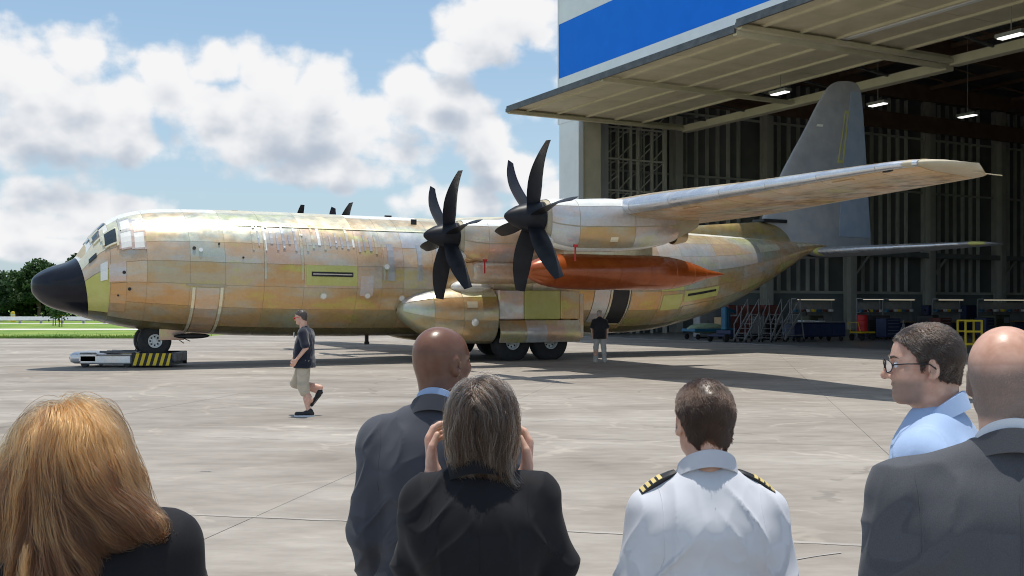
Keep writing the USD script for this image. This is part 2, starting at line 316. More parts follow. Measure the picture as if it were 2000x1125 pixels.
obj('roof', join(box(SW + .26, 92, -31, YJ1 - .31, 21.6, 21.9), box(33.71, 92, YJ1 - .30, 29.2, 21.6, 21.9), box(SW + .1, 92, -31, YJ1, 23.4, 23.55)), 'steel_grey_look', hg)
obj('side_wall', box(33.72, 91.9, 28.6, 28.9, 0, 21.58), 'cladding_look', hg)
obj('side_wall', box(SW + .26, 91.9, -30.6, -30.3, 0, 21.58), 'cladding_look', hg)
obj('rear_wall', box(91.5, 91.8, -30.2, 28.5, 0, 21.57), 'cladding_look', hg)
obj('hangar_wing_wall', join(box(SW + .26, 33.4, YJ1 - .3, YJ1 - .05, 0, 23.3), box(33.41, 33.7, YJ1 - .3, 28.9, 0, 21.58)), 'hangar_white_look', hg)
obj('hangar_floor', join(box(SW - .3, 91.4, -30.2, YJ1 - .4, -.02, .002), box(33.8, 91.4, YJ1 - .39, 28.5, -.02, .002)), 'floor_look', hg)
# inner wall: columns, studs, girts, beams
YWALL = 28.6
cols = [33.2, 40.9, 49.5, 58.3, 67.5, 76.6, 85.6]
for s in cols[1:]:
    obj('column', join(box(s - .32, s + .32, YWALL - 1.9, YWALL - 1.78, 0, 19.6), box(s - .32, s + .32, YWALL - 1.2, YWALL - 1.08, 0, 19.6), box(s - .06, s + .06, YWALL - 1.778, YWALL - 1.202, 0, 19.6)), 'column_look', hg)
    obj('column_brace', bar((s + .5, YWALL - 1.6, 4.5), (s + 2.1, YWALL - 1.6, 6.1), .14), 'column_look', hg)
for k, s in enumerate(np.arange(34.6, 91, 1.02)):
    if min(abs(s - c) for c in cols) < .65: continue
    obj('wall_stud', box(s - .07, s + .07, YWALL - .32, YWALL - .02, 3.0, 19.4), 'stud_look', hg)
for z, h, d in ((6.15, .42, 1.75), (11.6, .16, .45), (3.0, .22, .5), (16.2, .16, .45)):
    obj('wall_girt', box(34, 91.4, YWALL - d, YWALL - d + .18, z - h / 2, z + h / 2), 'stud_look' if h < .3 else 'steel_grey_look', hg)
obj('wall_dado', box(34, 91.4, YWALL - .6, YWALL - .34, 0, 2.86), 'dado_look', hg)
for (y, z) in ((24, 18.4), (24, 15.9), (14, 18.6), (4, 18.8), (-8, 18.8), (-20, 18.6)):
    obj('roof_beam', join(box(41, 91, y - .2, y + .2, z - .08, z + .35), box(41, 91, y - .05, y + .05, z + .35, z + 1.2)), 'rust_beam_look', hg)
for s in (44, 54, 64, 74, 84):
    obj('roof_truss', join([bar((s, -29, 20.9), (s, 28, 20.9), .3), bar((s, -29, 19.4), (s, 28, 19.4), .3)] + [bar((s, y, 19.5), (s, y + 2.85, 20.8), .12) for y in np.arange(-29, 26, 2.85)]), 'rust_beam_look', hg)
for k, (s, y) in enumerate(((31.9, 6.6), (38.7, 6.4), (45.9, 6.4), (32.2, -6.4), (52, -6), (46, -14), (60, 6))):
    zl = 12.75; lp = nm(hg, 'ceiling_lamp'); UsdGeom.Xform.Define(stage, lp)
    s2, y2 = s + (s + 2.1) * .02, y
    obj('lamp_case', join(box(s - .22, s + .22, y - .6, y + .6, zl + .05, zl + .2), bar((s, y, zl + .2), (s, y, 21.5), .03)), 'steel_grey_look', lp)
    obj('lamp_panel', box(s - .18, s + .18, y - .52, y + .52, zl, zl + .048), 'lamp_look', lp)
# lattice tower behind the jamb
lt = nm(hg, 'lattice_tower'); UsdGeom.Xform.Define(stage, lt)
xs = [33.0, 34.35, 35.4, 36.0, 37.2, 38.3]; yl = 25.6
xs = [x + .45 for x in xs]
for k, s in enumerate(xs):
    w = (.10, .10, .14, .17, .10, .26)[k]
    obj('lattice_post', box(s - w / 2, s + w / 2, yl - .1, yl + .1, 0, 14.4), 'lattice_look', lt)
    obj('lattice_post', box(s - .05 + .3, s + .05 + .3, yl + 1.3, yl + 1.4, 0, 14.4), 'stud_look', lt)
for z in np.arange(1.2, 14.4, 2.15):
    obj('lattice_rail', join(box(xs[0], xs[-1], yl - .16, yl - .101, z - .06, z + .06), box(xs[0] + .3, xs[-1] + .3, yl + 1.2, yl + 1.298, z - .05, z + .05)), 'lattice_look', lt)
    for (a_, b_) in ((0, 1), (1, 2), (3, 4), (4, 5)):
        obj('lattice_brace', bar((xs[a_], yl, z), (xs[b_], yl, z + 1.05), .07), 'lattice_look', lt)
        obj('lattice_brace', bar((xs[a_], yl + .9, z + 1.07), (xs[b_], yl + .3, z + 2.1), .06), 'stud_look', lt)
# canopy: tilt-up door leaves, raised flat
ZC = 13.6
for (y0, y1, dz, ds) in ((21.6, .8, 0, -.2), (.6, -20, .16, -.32)):
    lf = nm(hg, 'door_leaf'); UsdGeom.Xform.Define(stage, lf); s0, s1, z = 24.25 + ds, 34.0, ZC + dz
    obj('leaf_top', box(s0 + .01, s1, y1, y0, z + .27, z + .31), 'steel_grey_look', lf)
    obj('leaf_front_edge', join(box(s0 - .1, s0, y1, y0, z - .04, z + .16), box(s0 - .04, s0 - .001, y1, y0, z + .17, z + .32)), 'edge_steel_look', lf)
    obj('leaf_end', box(s0, s1 + 3.6, y0, y0 + .08, z - .05, z + .3), 'hangar_cream_look', lf)
    n_ = 4
    for k in range(n_):
        ya, yb = y0 - (y0 - y1) * k / n_, y0 - (y0 - y1) * (k + 1) / n_
        for q, (a_, b_) in enumerate(((s0 + .02, s0 + 3.3), (s0 + 3.31, s0 + 6.6), (s0 + 6.61, s1))):
            obj('soffit_panel', box(a_, b_, yb + .02, ya - .02, z + .2 + .004 * ((k + q) % 2), z + .26), 'canopy_sheet_look', lf)
    for s in np.linspace(s0 + 1.3, s1 - .1, 5):
        obj('purlin', box(s - .06, s + .06, y1 + .05, y0 - .05, z + .09, z + .2), 'hangar_cream_look', lf)
    for y in (y0 - .12, (y0 + y1) / 2 + .1, y1 + .12):
        obj('cross_beam', box(s0 + .05, s1 + 3.6, y - .13, y + .13, z - .12, z + .08), 'hangar_cream_look', lf)
    obj('tail_beam', box(s1 + 3.2, s1 + 3.75, y1, y0, z - .20, z + .25), 'hangar_cream_look', lf)
    for y in np.linspace(y0 - 3, y1 + 3, 5):
        obj('hinge_strut', bar((s1 - .2, y, z + .3), (s1 + 3.3, y + .6, z + .2), .1), 'edge_steel_look', lf)

# ------------------------------------------------------------------ aircraft (frame: x aft from the nose wheel, y starboard, z up)
def skin(name, c, c2=None, metal=.5, rough=.30, hue=.035, vary=.03, sc=1.6, stretch=(1, 1, 1), tint=.60, sat=1.38):
    """Bare treated metal: a base tone, blotches, and the faint rainbow film that runs on across the sheets."""
    c2 = c2 or tuple(min(1, x * 1.28) for x in c)
    n = {'tc': ('texture_coordinate', {}), 'p': ('principled_bsdf', dict(metallic=metal, specular_ior_level=.5))}; l = []
    def noise(k, sc_, det, st=(1, 1, 1), ro=.55): n[k + 'm'] = ('mapping', dict(mapping_type='point', scale=st)); n[k] = ('noise_texture', dict(scale=sc_, detail=det, roughness=ro)); l.extend([('tc.object', k + 'm.vector'), (k + 'm.vector', k + '.vector')])
    noise('a', sc, 8, stretch); n['r'] = ('rgb_ramp', {'ramp': [(0, c), (.35, c), (.65, c2), (1, c2)]}); l.append(('a.fac', 'r.fac'))
    noise('f', .95, 7, (.45, .6, 1.35), .62); m_ = sum(c2) / 3
    n['fr'] = ('rgb_ramp', {'ramp': [(q, tuple(min(.85, v * m_ * 1.9) for v in col)) for q, col in ((.22, (.46, .62, .36)), (.34, (.62, .58, .30)), (.43, (.66, .47, .36)), (.50, (.62, .51, .42)), (.57, (.54, .55, .54)), (.66, (.56, .60, .40)), (.78, (.66, .50, .28)))]}); l.append(('f.fac', 'fr.fac'))
    n['mx'] = ('mix', dict(mix_type='mix', fac=tint)); l += [('r.color', 'mx.color1'), ('fr.color', 'mx.color2')]
    noise('s', 5.0, 6, (1.6, 1, .25), .65); n['sr'] = ('rgb_ramp', {'ramp': [(0, (.84, .83, .82)), (.45, (1, 1, 1)), (.6, (1, 1, 1)), (1, (1.14, 1.14, 1.12))]}); l.append(('s.fac', 'sr.fac'))
    n['m2'] = ('mix', dict(mix_type='multiply', fac=1.0)); l += [('mx.color', 'm2.color1'), ('sr.color', 'm2.color2')]
    n['oi'] = ('object_info', {}); n['mv'] = ('map_range', dict(range_type='linear', from_min=0., from_max=1., to_min=1 - vary, to_max=1 + vary)); n['h'] = ('hsv', dict(hue=.5, saturation=sat, fac=1.)); l += [('oi.random', 'mv.value'), ('mv.result', 'h.value'), ('m2.color', 'h.color'), ('h.color', 'p.base_color')]
    noise('rn', 2.6, 5); n['rm'] = ('map_range', dict(range_type='linear', from_min=.3, from_max=.7, to_min=rough - .10, to_max=rough + .12, clamp=True)); l += [('rn.fac', 'rm.value'), ('rm.result', 'p.roughness')]
    noise('bn', 1.5, 3); n['b'] = ('bump', dict(strength=.10, distance=.03)); l += [('bn.fac', 'b.height'), ('b.normal', 'p.normal')]
    usdkit.material(stage, '/World/Looks/' + name, n, l, surface='p.BSDF')
skin('skin_gold_look', (.54, .40, .20), (.60, .46, .26)); skin('skin_tan_look', (.59, .46, .32), (.65, .52, .38))
skin('skin_pink_look', (.60, .46, .39), (.64, .51, .44)); skin('skin_olive_look', (.40, .37, .18), (.46, .43, .23))
skin('skin_sage_look', (.50, .51, .38), (.57, .58, .44)); skin('skin_cream_look', (.72, .70, .55), (.78, .76, .62), tint=.25)
skin('skin_orange_look', (.60, .38, .18), (.64, .44, .24)); skin('skin_chartreuse_look', (.50, .49, .10), (.56, .55, .16), metal=.1, tint=.08, sat=.95)
skin('skin_lilac_look', (.52, .48, .50), (.58, .54, .55)); skin('skin_steel_look', (.50, .50, .51), (.58, .58, .58), tint=.3)
skin('skin_white_look', (.76, .76, .73), (.82, .82, .80), metal=.2, tint=.10); skin('skin_bluegrey_look', (.40, .43, .48), (.48, .51, .53), tint=.3)
skin('skin_dark_look', (.15, .13, .07), (.20, .175, .10), metal=.3, tint=.2); skin('skin_streak_look', (.50, .47, .38), (.52, .51, .50), sc=2.6, stretch=(3.2, 1, .35))
skin('fin_grey_look', (.28, .295, .32), (.35, .36, .38), metal=.05, rough=.5, tint=.06, sat=1.0); skin('rudder_look', (.27, .335, .44), (.33, .39, .49), metal=.05, rough=.5, tint=.03, sat=1.0)
skin('silver_look', (.66, .67, .69), (.74, .75, .77), metal=.8, rough=.28, tint=.08)
mat('radome_look', (.004, .0045, .008), (.007, .008, .012), rough=.24, scale=1.5, spec=.3, rrange=.06, coat=.0)
mat('prop_look', (.008, .009, .012), (.015, .016, .021), rough=.42, scale=3, spec=.25)
mat('black_look', (.006, .006, .007), (.012, .012, .013), rough=.5, scale=4)
mat('rubber_look', (.012, .012, .013), (.025, .025, .026), rough=.75, scale=12)
mat('rim_look', (.68, .72, .72), (.76, .79, .79), rough=.45, scale=8)
mat('tank_look', (.30, .056, .008), (.38, .088, .015), rough=.26, scale=1.4, metal=.25, coat=.35, rrange=.08)
mat('seam_look', (.40, .34, .23), (.46, .40, .29), rough=.6, scale=3)
mat('red_look', (.42, .012, .015), (.5, .02, .02), rough=.5, scale=3)
mat('yellow_look', (.62, .44, .015), (.70, .50, .03), rough=.5, scale=4)
mat('gear_grey_look', (.10, .10, .11), (.2, .2, .21), rough=.5, scale=6, metal=.4)
usdkit.material(stage, '/World/Looks/window_look', {'p': ('principled_bsdf', dict(base_color=(.012, .02, .018), roughness=.06, specular_ior_level=.8, coat_weight=.6))}, [], surface='p.BSDF')

ac = thing('cargo_aircraft', 'unpainted four propeller military transport aircraft in golden green primer being towed from the hangar', 'aircraft', (PX, PY, 0), TH)
kS = np.array([-3.45, -3.43, -3.36, -3.2, -2.89, -2.5, -2.2, -1.9, -1.61, -1.24, -.72, .04, 1.2, 3.24, 6, 9, 12, 15, 17, 18.3, 19.2, 20.4, 21.7, 23, 24.4, 25.9, 27.27, 28.2])
kT = np.array([2.52, 2.63, 2.74, 2.87, 3.03, 3.17, 3.36, 3.86, 4.24, 4.54, 4.75, 4.87, 4.92, 4.95, 4.95, 4.95, 4.95, 4.93, 4.90, 4.88, 4.86, 4.83, 4.80, 4.76, 4.72, 4.68, 4.63, 4.58])
kB = np.array([2.46, 2.33, 2.20, 2.02, 1.83, 1.70, 1.61, 1.51, 1.43, 1.33, 1.22, 1.12, 1.02, .92, .87, .86, .85, .84, .84, .90, 1.02, 1.27, 1.60, 2.08, 2.70, 3.47, 4.15, 4.42])
kW = np.array([.04, .17, .33, .55, .86, 1.14, 1.33, 1.49, 1.62, 1.77, 1.93, 2.06, 2.13, 2.15, 2.15, 2.15, 2.15, 2.15, 2.14, 2.12, 2.07, 1.95, 1.76, 1.50, 1.18, .84, .52, .30])
fT, fB, fW = (PchipInterpolator(kS, k) for k in (kT, kB, kW))
def FUS(s, t):
    s, t = np.broadcast_arrays(np.asarray(s, float), np.radians(np.asarray(t, float)))
    T_, B_, W_ = fT(s), fB(s), fW(s); c, sn = np.cos(t), np.sin(t); n = 2 / 2.12
    return np.stack([s, -W_ * np.sign(c) * np.abs(c) ** n, (T_ + B_) / 2 + (T_ - B_) / 2 * np.sign(sn) * np.abs(sn) ** n], -1)
def t_of(s, z):                                             # angle on the port side at height z
    q = np.clip((z - (fT(s) + fB(s)) / 2) / ((fT(s) - fB(s)) / 2), -1, 1); return np.degrees(np.arcsin(np.sign(q) * np.abs(q) ** (2.12 / 2)))
def side(s0, s1, z0, z1, **k): sm = (s0 + s1) / 2; k['off'] = k.get('off', .01) + .012; k['depth'] = .01; return patch(FUS, s0, s1, float(t_of(sm, z0)), float(t_of(sm, z1)), **k)
SA = lambda t: -2.10 - .16 * np.sin(np.radians(t))           # slanted joint behind the radome
AA, TT = np.meshgrid(np.r_[np.linspace(0, .12, 10)[:-1] ** 1.0, np.linspace(.12, 1, 70)], np.linspace(-90, 270, 73)[:-1], indexing='ij')
s_lo = SA(TT) + .004
base = grid(FUS(s_lo + (28.2 - s_lo) * AA, TT), True); cap_ = FUS(np.full(36, 28.2), np.linspace(-90, 270, 37)[:-1])
obj('fuselage', join(base, TM(np.vstack([cap_, cap_.mean(0)]), [[i, (i + 1) % 36, 36] for i in range(36)])), 'seam_look', ac, smooth=True)
AA, TT = np.meshgrid(np.linspace(0, 1, 30) ** 2.2, np.linspace(-90, 270, 49)[:-1], indexing='ij')
rd = FUS(-3.45 + (SA(TT) + 3.45) * AA, TT)
rb_ = np.sin(np.radians(TT * 9)) * .012 * np.clip(AA * (1 - AA) * 4, 0, 1); rc = np.array([0, 0, 2.4]); dv_ = rd - rc; dv_[..., 0] = 0; dv_ /= np.linalg.norm(dv_, axis=-1, keepdims=True) + 1e-9
obj('radome', grid(rd + dv_ * (rb_ + .012)[..., None], True), 'radome_look', ac, smooth=True)
# skin panels, bay by bay
bays = [-1.44, -.47, .74, 1.76, 2.95, 4.2, 5.95, 6.8, 7.55, 8.6, 9.85, 10.9, 12.4, 14.0, 15.0, 15.7, 16.66, 18.0, 19.1, 20.9, 22.4, 23.6, 24.9, 26.2, 28.1]
rows = [-90, -58, -33, -12, 6, 24, 44, 66, 90]
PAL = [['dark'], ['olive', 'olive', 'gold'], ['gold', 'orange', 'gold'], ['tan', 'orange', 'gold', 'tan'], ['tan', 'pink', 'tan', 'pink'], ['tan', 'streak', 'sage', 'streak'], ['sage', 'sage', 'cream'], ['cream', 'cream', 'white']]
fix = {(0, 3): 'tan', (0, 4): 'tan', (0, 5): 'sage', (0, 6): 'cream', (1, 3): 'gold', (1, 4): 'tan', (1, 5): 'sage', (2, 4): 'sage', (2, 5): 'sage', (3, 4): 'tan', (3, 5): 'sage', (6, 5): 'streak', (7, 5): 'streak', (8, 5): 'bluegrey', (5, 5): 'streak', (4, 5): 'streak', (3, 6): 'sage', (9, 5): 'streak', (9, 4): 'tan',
       (14, 3): 'tan', (14, 2): 'gold', (16, 3): 'gold', (16, 2): 'orange', (17, 3): 'chartreuse', (18, 3): 'sage', (17, 4): 'steel', (18, 4): 'lilac', (19, 4): 'steel', (18, 5): 'bluegrey', (17, 5): 'steel', (19, 3): 'gold', (20, 3): 'tan', (20, 4): 'steel', (21, 4): 'sage', (22, 3): 'tan', (22, 4): 'tan', (21, 3): 'tan', (22, 2): 'tan', (21, 2): 'gold', (20, 2): 'tan', (16, 1): 'olive', (18, 2): 'gold', (17, 2): 'gold'}
pr = np.random.default_rng(11)
for i in range(len(bays) - 1):
    for j in range(len(rows) - 1):
        if i == 15 and j in (2, 3, 1): continue                                # open paratroop door
        c = fix.get((i, j)) or PAL[j][pr.integers(len(PAL[j]))]
        if i >= 21 and j >= 5: c = pr.choice(['cream', 'sage', 'tan'])
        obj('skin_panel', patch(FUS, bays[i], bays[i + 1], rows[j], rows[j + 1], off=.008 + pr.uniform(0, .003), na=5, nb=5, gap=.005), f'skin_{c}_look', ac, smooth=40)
obj('skin_panel', patch(FUS, SA, bays[0], -52, 3, na=4, nb=6), 'skin_chartreuse_look', ac, smooth=40, label='plain yellow green panel just behind the black nose')
obj('skin_panel', patch(FUS, SA, bays[0], 3, 26, na=4, nb=6), 'skin_tan_look', ac, smooth=40)
obj('skin_panel', patch(FUS, SA, bays[0], 26, 52, na=4, nb=6), 'skin_cream_look', ac, smooth=40)
obj('skin_panel', patch(FUS, SA, bays[0], 52, 128, na=6, nb=8), 'skin_white_look', ac, smooth=40)
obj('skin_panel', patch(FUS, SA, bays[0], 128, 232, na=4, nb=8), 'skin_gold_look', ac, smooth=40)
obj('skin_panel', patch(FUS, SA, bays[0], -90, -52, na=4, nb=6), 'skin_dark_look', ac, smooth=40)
for i in range(0, len(bays) - 2, 2):                                           # the far side in bigger sheets
    for j, (a_, b_) in enumerate(((90, 128), (128, 174), (174, 222), (222, 270))):
        obj('skin_panel', patch(FUS, bays[i], bays[i + 2], a_, b_, na=6, nb=6), 'skin_%s_look' % ('cream', 'sage', 'tan', 'olive')[j], ac, smooth=40)
# cockpit glazing, masked panes, plates, slots, plugs
for k, (s0, s1, z0, z1, m) in enumerate(((-1.83, -1.62, 3.78, 4.02, 'window'), (-1.56, -1.22, 3.66, 4.08, 'window'), (-1.98, -1.76, 3.20, 3.34, 'window'),
                              (-1.15, -.84, 3.56, 4.06, 'skin_white'), (-.80, -.50, 3.56, 4.06, 'skin_white'), (-1.12, -.84, 4.11, 4.42, 'skin_white'), (-.80, -.50, 4.11, 4.42, 'skin_white'))):
    w = obj('cockpit_window', side(s0, s1, z0, z1, off=.03, na=4, nb=4, gap=.02), m + '_look', ac, label=None if m == 'window' else 'cockpit pane masked over in white')
    f_ = join([side(s0 - .035, s0 + .02, z0 - .03, z1 + .03, off=.037, na=2, nb=4, gap=.001), side(s1 - .02, s1 + .035, z0 - .03, z1 + .03, off=.037, na=2, nb=4, gap=.001), side(s0 + .021, s1 - .021, z0 - .03, z0 + .02, off=.036, na=4, nb=2, gap=.001), side(s0 + .021, s1 - .021, z1 - .02, z1 + .03, off=.036, na=4, nb=2, gap=.001)])
    if k < 2 or m == 'skin_white': obj('window_frame', f_, 'skin_cream_look' if k < 2 else 'skin_lilac_look', w)
def mirror(m): v = m.vertices.copy(); v[:, 1] *= -1; return TM(v, m.faces[:, ::-1])
obj('cockpit_window', mirror(side(-1.56, -.5, 3.62, 4.1, off=.03, na=6, nb=4)), 'window_look', ac)
obj('windscreen', patch(FUS, -1.95, -1.45, 72, 108, off=.03, na=5, nb=6), 'window_look', ac)
obj('access_plate', side(-1.70, -1.50, 2.62, 3.14, off=.022, na=3, nb=3), 'skin_white_look', ac)
obj('access_plate', side(-1.48, -1.02, 2.60, 3.14, off=.022, na=4, nb=3), 'skin_lilac_look', ac)
obj('access_plate', side(-1.42, -1.0, 1.75, 2.56, off=.02, na=4, nb=4), 'skin_orange_look', ac)
obj('access_plate', side(4.25, 5.95, 2.52, 3.16, off=.02, na=5, nb=4), 'skin_chartreuse_look', ac, label='yellow green plate around a dark slot')
obj('slot', side(4.42, 5.80, 2.80, 2.96, off=.03, na=5, nb=2), 'black_look', ac); obj('slot_strip', side(4.46, 5.76, 2.855, 2.905, off=.036, na=5, nb=2), 'skin_steel_look', ac)
obj('access_plate', side(19.15, 20.95, 2.16, 2.56, off=.02, na=5, nb=4), 'skin_chartreuse_look', ac); obj('slot', side(19.3, 20.8, 2.36, 2.46, off=.03, na=5, nb=2), 'black_look', ac)
obj('access_plate', side(6.05, 6.5, 2.2, 2.85, off=.02, na=4, nb=4), 'skin_lilac_look', ac); obj('access_plate', side(18.1, 19.05, 1.75, 2.32, off=.018, na=4, nb=4), 'skin_chartreuse_look', ac); obj('access_plate', side(19.2, 20.5, 1.62, 1.98, off=.018, na=4, nb=4), 'skin_gold_look', ac)
for (s0, s1, z0, z1, m) in ((.80, .90, 1.05, 2.45, 'skin_cream'), (1.62, 1.72, 1.05, 2.45, 'skin_cream'), (.62, 1.80, 2.46, 2.54, 'seam')): obj('door_edge', side(s0, s1, z0, z1, off=.022, na=3, nb=8), m + '_look', ac)
cd_ = obj('crew_door', side(.92, 1.60, 1.02, 2.44, off=.016, na=4, nb=8), 'skin_tan_look', ac)
def disc(s, z, r, m, name='round_plug', h=.03):
    p = FUS(s, t_of(s, z)); e = 1e-3; n_ = np.cross(FUS(s + e, t_of(s, z)) - p, FUS(s, t_of(s, z) + .1) - p); n_ /= np.linalg.norm(n_)
    T = trimesh.geometry.align_vectors([0, 0, 1], n_); c = trimesh.creation.cylinder(r, h * 2, sections=18); c.apply_transform(T); c.apply_translation(p + n_ * .01); obj(name, c, m, ac)
for (s, z) in ((4.85, 2.2), (6.32, 2.22), (7.52, 2.14), (6.95, 3.15)): disc(s, z, .085, 'skin_white_look'); disc(s, z, .12, 'skin_sage_look', 'plug_ring', .02)
for (s, z, r) in ((-1.08, 2.86, .05), (-.93, 2.38, .045), (-1.22, 2.2, .03), (.86, 3.6, .05), (1.6, 3.75, .03), (2.3, 3.35, .03)): disc(s, z, r, 'black_look')
for (s, z, r) in ((1.05, 3.55, .06), (3.6, 3.7, .03), (4.2, 4.1, .04), (5.3, 3.9, .03), (2.7, 4.3, .05), (3.1, 4.32, .04)): disc(s, z, r, 'skin_white_look')
for s in np.linspace(2.6, 6.6, 22): obj('stringer_strip', side(s, s + .05 + .05 * pr.random(), 3.55 + .25 * pr.random(), 4.0 + .5 * pr.random(), off=.017, na=2, nb=4, gap=.002), 'skin_%s_look' % pr.choice(['steel', 'sage', 'bluegrey', 'white']), ac)
for s, w in ((7.0, .22), (8.05, .16), (8.75, .2), (2.95, .06), (4.1, .08), (6.85, .05), (9.6, .14)): obj('stringer_strip', side(s, s + w, 2.7, 3.9, off=.018, na=2, nb=6, gap=.002), 'skin_%s_look' % ('bluegrey' if w > .12 else 'sage'), ac)
obj('roof_rail', side(2.2, 9.5, 4.33, 4.38, off=.02, na=24, nb=2), 'skin_cream_look', ac)
for (s, y, h, l) in ((2.5, .2, .05, .2), (7.6, -.3, .05, .25), (8.2, -1.2, .32, .2), (10.6, .2, .10, .22)): obj('antenna', box(s, s + l, y - .03, y + .03, float(FUS(s, 90)[2]) - .15 if abs(y) < .5 else 4.45, (float(FUS(s, 90)[2]) if abs(y) < .5 else 4.5) + h, .01), 'black_look', ac)
# open paratroop door
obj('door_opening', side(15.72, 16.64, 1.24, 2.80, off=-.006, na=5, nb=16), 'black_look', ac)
obj('door_frame', join(side(15.70, 15.80, 1.1, 2.8, off=.03, na=2, nb=8), side(16.52, 16.58, 1.1, 2.8, off=.032, na=2, nb=8)), 'skin_sage_look', ac)
obj('door_sill', side(15.7, 16.66, 1.06, 1.20, off=.02, na=4, nb=2), 'skin_gold_look', ac)
obj('skin_panel', side(15.0, 15.68, 1.3, 2.7, off=.02, na=4, nb=8), 'skin_steel_look', ac)
# sponsons with gear doors
def sponson(sg):
    ks = [7.38, 7.42, 7.55, 7.85, 8.4, 9.1, 9.9, 10.72]; ry = [.03, .17, .33, .52, .70, .82, .88, .90]; zt = [1.80, 1.95, 2.08, 2.22, 2.38, 2.48, 2.53, 2.55]; zb = [1.70, 1.58, 1.42, 1.18, .88, .68, .60, .58]
    fr, ft, fb = (PchipInterpolator(ks, k) for k in (ry, zt, zb))
    def S(s, t):
        s, t = np.broadcast_arrays(np.asarray(s, float), np.radians(np.asarray(t, float))); c, n_ = np.cos(t), np.sin(t); e = 2 / 2.3
        return np.stack([s, sg * (1.92 + fr(s) * np.sign(c) * np.abs(c) ** e), (ft(s) + fb(s)) / 2 + (ft(s) - fb(s)) / 2 * np.sign(n_) * np.abs(n_) ** e], -1)
    a_, t_ = np.meshgrid(np.r_[7.38, 7.40, 7.45, np.linspace(7.55, 10.72, 16)], np.linspace(-90, 270, 37)[:-1], indexing='ij')
    sp = obj('sponson', grid(S(a_, t_), True), 'skin_olive_look', ac, smooth=True)
    cs = [['olive', 'sage', 'steel'], ['gold', 'orange', 'sage'], ['gold', 'gold', 'cream']]
    for i, (s0, s1) in enumerate(((7.5, 8.45), (8.46, 9.45), (9.46, 10.7))):
        for j, (t0, t1) in enumerate(((-60, -8), (-8, 36), (36, 100))): obj('fairing_panel', patch(S, s0, s1, t0, t1, sign=1 if sg < 0 else -1, na=6, nb=6, off=.008), f'skin_{cs[i][j]}_look', sp, smooth=40)
    obj('intake_scoop', trimesh.Trimesh(*(lambda m: (m.vertices * [.75, .36, .26] + [9.95, sg * 2.25, 2.52], m.faces))(trimesh.creation.icosphere(3)), process=False), 'skin_white_look', sp, smooth=True)
    obj('vent_grille', patch(S, 9.55, 9.95, 12, 26, sign=1 if sg < 0 else -1, off=.02, na=3, nb=3), 'seam_look', sp)
    m = trimesh.creation.icosphere(3); obj('landing_lamp', TM(m.vertices * [.16, .12, .16] + [9.85, sg * 2.72, 1.35], m.faces), 'skin_white_look', sp, smooth=True)
    # fairing above the wheels, in plates
    fp = nm(ac, 'wheel_fairing'); UsdGeom.Xform.Define(stage, fp)
    yo = sg * 2.72
    for (s0, s1, m_) in ((10.76, 11.75, 'skin_lilac'), (11.76, 13.2, 'skin_chartreuse'), (13.21, 13.98, 'skin_gold')):
        obj('fairing_plate', box(s0, s1, min(yo, sg * 2.0), max(yo, sg * 2.0), 1.42, 2.42, .03), m_ + '_look', fp)
    th = np.linspace(0, math.radians(78), 10); prof = np.array([(2.66 + .26 * math.sin(t * 1.7) - .10 * t, 1.38 - .74 * t / th[-1]) for t in th])
    def D(s, q): s, q = np.broadcast_arrays(np.asarray(s, float), np.asarray(q, float)); return np.stack([s, sg * np.interp(q, np.linspace(0, 1, 10), prof[:, 0]), np.interp(q, np.linspace(0, 1, 10), prof[:, 1])], -1)
    for k, (s0, s1, m_) in enumerate(((10.78, 11.8, 'skin_gold'), (11.8, 12.6, 'skin_steel'), (12.6, 13.3, 'skin_pink'), (13.3, 13.96, 'skin_sage'))):
        obj('gear_door', patch(D, s0, s1, 0, 1, off=.02, na=4, nb=10, depth=.04, gap=.001, sign=1 if sg > 0 else -1), m_ + '_look', fp, smooth=40)
    obj('fairing_end', box(14.0, 14.25, min(sg * 2.0, sg * 2.6), max(sg * 2.0, sg * 2.6), .72, 2.3, .05), 'skin_tan_look', fp)
    obj('wheel_well', box(10.8, 14.2, min(sg * .9, sg * 2.2), max(sg * .9, sg * 2.2), .62, 1.2), 'black_look', fp)
sponson(-1); sponson(1)
def wheel(s, y, z, R, W, rr, flat=0.0):
    w = nm(ac, 'wheel'); UsdGeom.Xform.Define(stage, w); c = R * .28
    pf = [(rr, -W * .38), (rr + .02, -W * .46), (R - c, -W * .5), (R - c * .4, -W * .46), (R - .02, -W * .36), (R, -W * .2), (R, W * .2), (R - .02, W * .36), (R - c * .4, W * .46), (R - c, W * .5), (rr + .02, W * .46), (rr, W * .38)]
    t_ = lathe(pf, 36, 'y', (s, y, z)); v = t_.vertices; v[:, 2] = np.maximum(v[:, 2], z - R + flat); obj('tyre', TM(v, t_.faces), 'rubber_look', w, smooth=35)
    obj('rim', lathe([(.001, -W * .22), (rr * .35, -W * .24), (rr * .4, -W * .15), (rr * .8, -W * .15), (rr * .86, -W * .36), (rr, -W * .39), (rr, W * .39), (rr * .86, W * .36), (rr * .8, W * .15), (.001, W * .2)], 28, 'y', (s, y, z)), 'rim_look', w, smooth=35)
    for a in np.arange(0, 6.28, 6.2832 / 8): obj('rim_hole', box(s + rr * .62 * math.cos(a) - .025, s + rr * .62 * math.cos(a) + .025, y - W * .165, y - W * .1501, z + rr * .62 * math.sin(a) - .025, z + rr * .62 * math.sin(a) + .025), 'black_look', w)
for s in (11.52, 13.04):
    for y in (-2.12, 2.12): wheel(s, y, .64, .70, .52, .27, .06)
    obj('axle', tube([(s, -2.1, .64), (s, 2.1, .64)], .1), 'gear_grey_look', ac)
for y in (-.36, .36): wheel(0, y, .80, .50, .34, .21, .03)
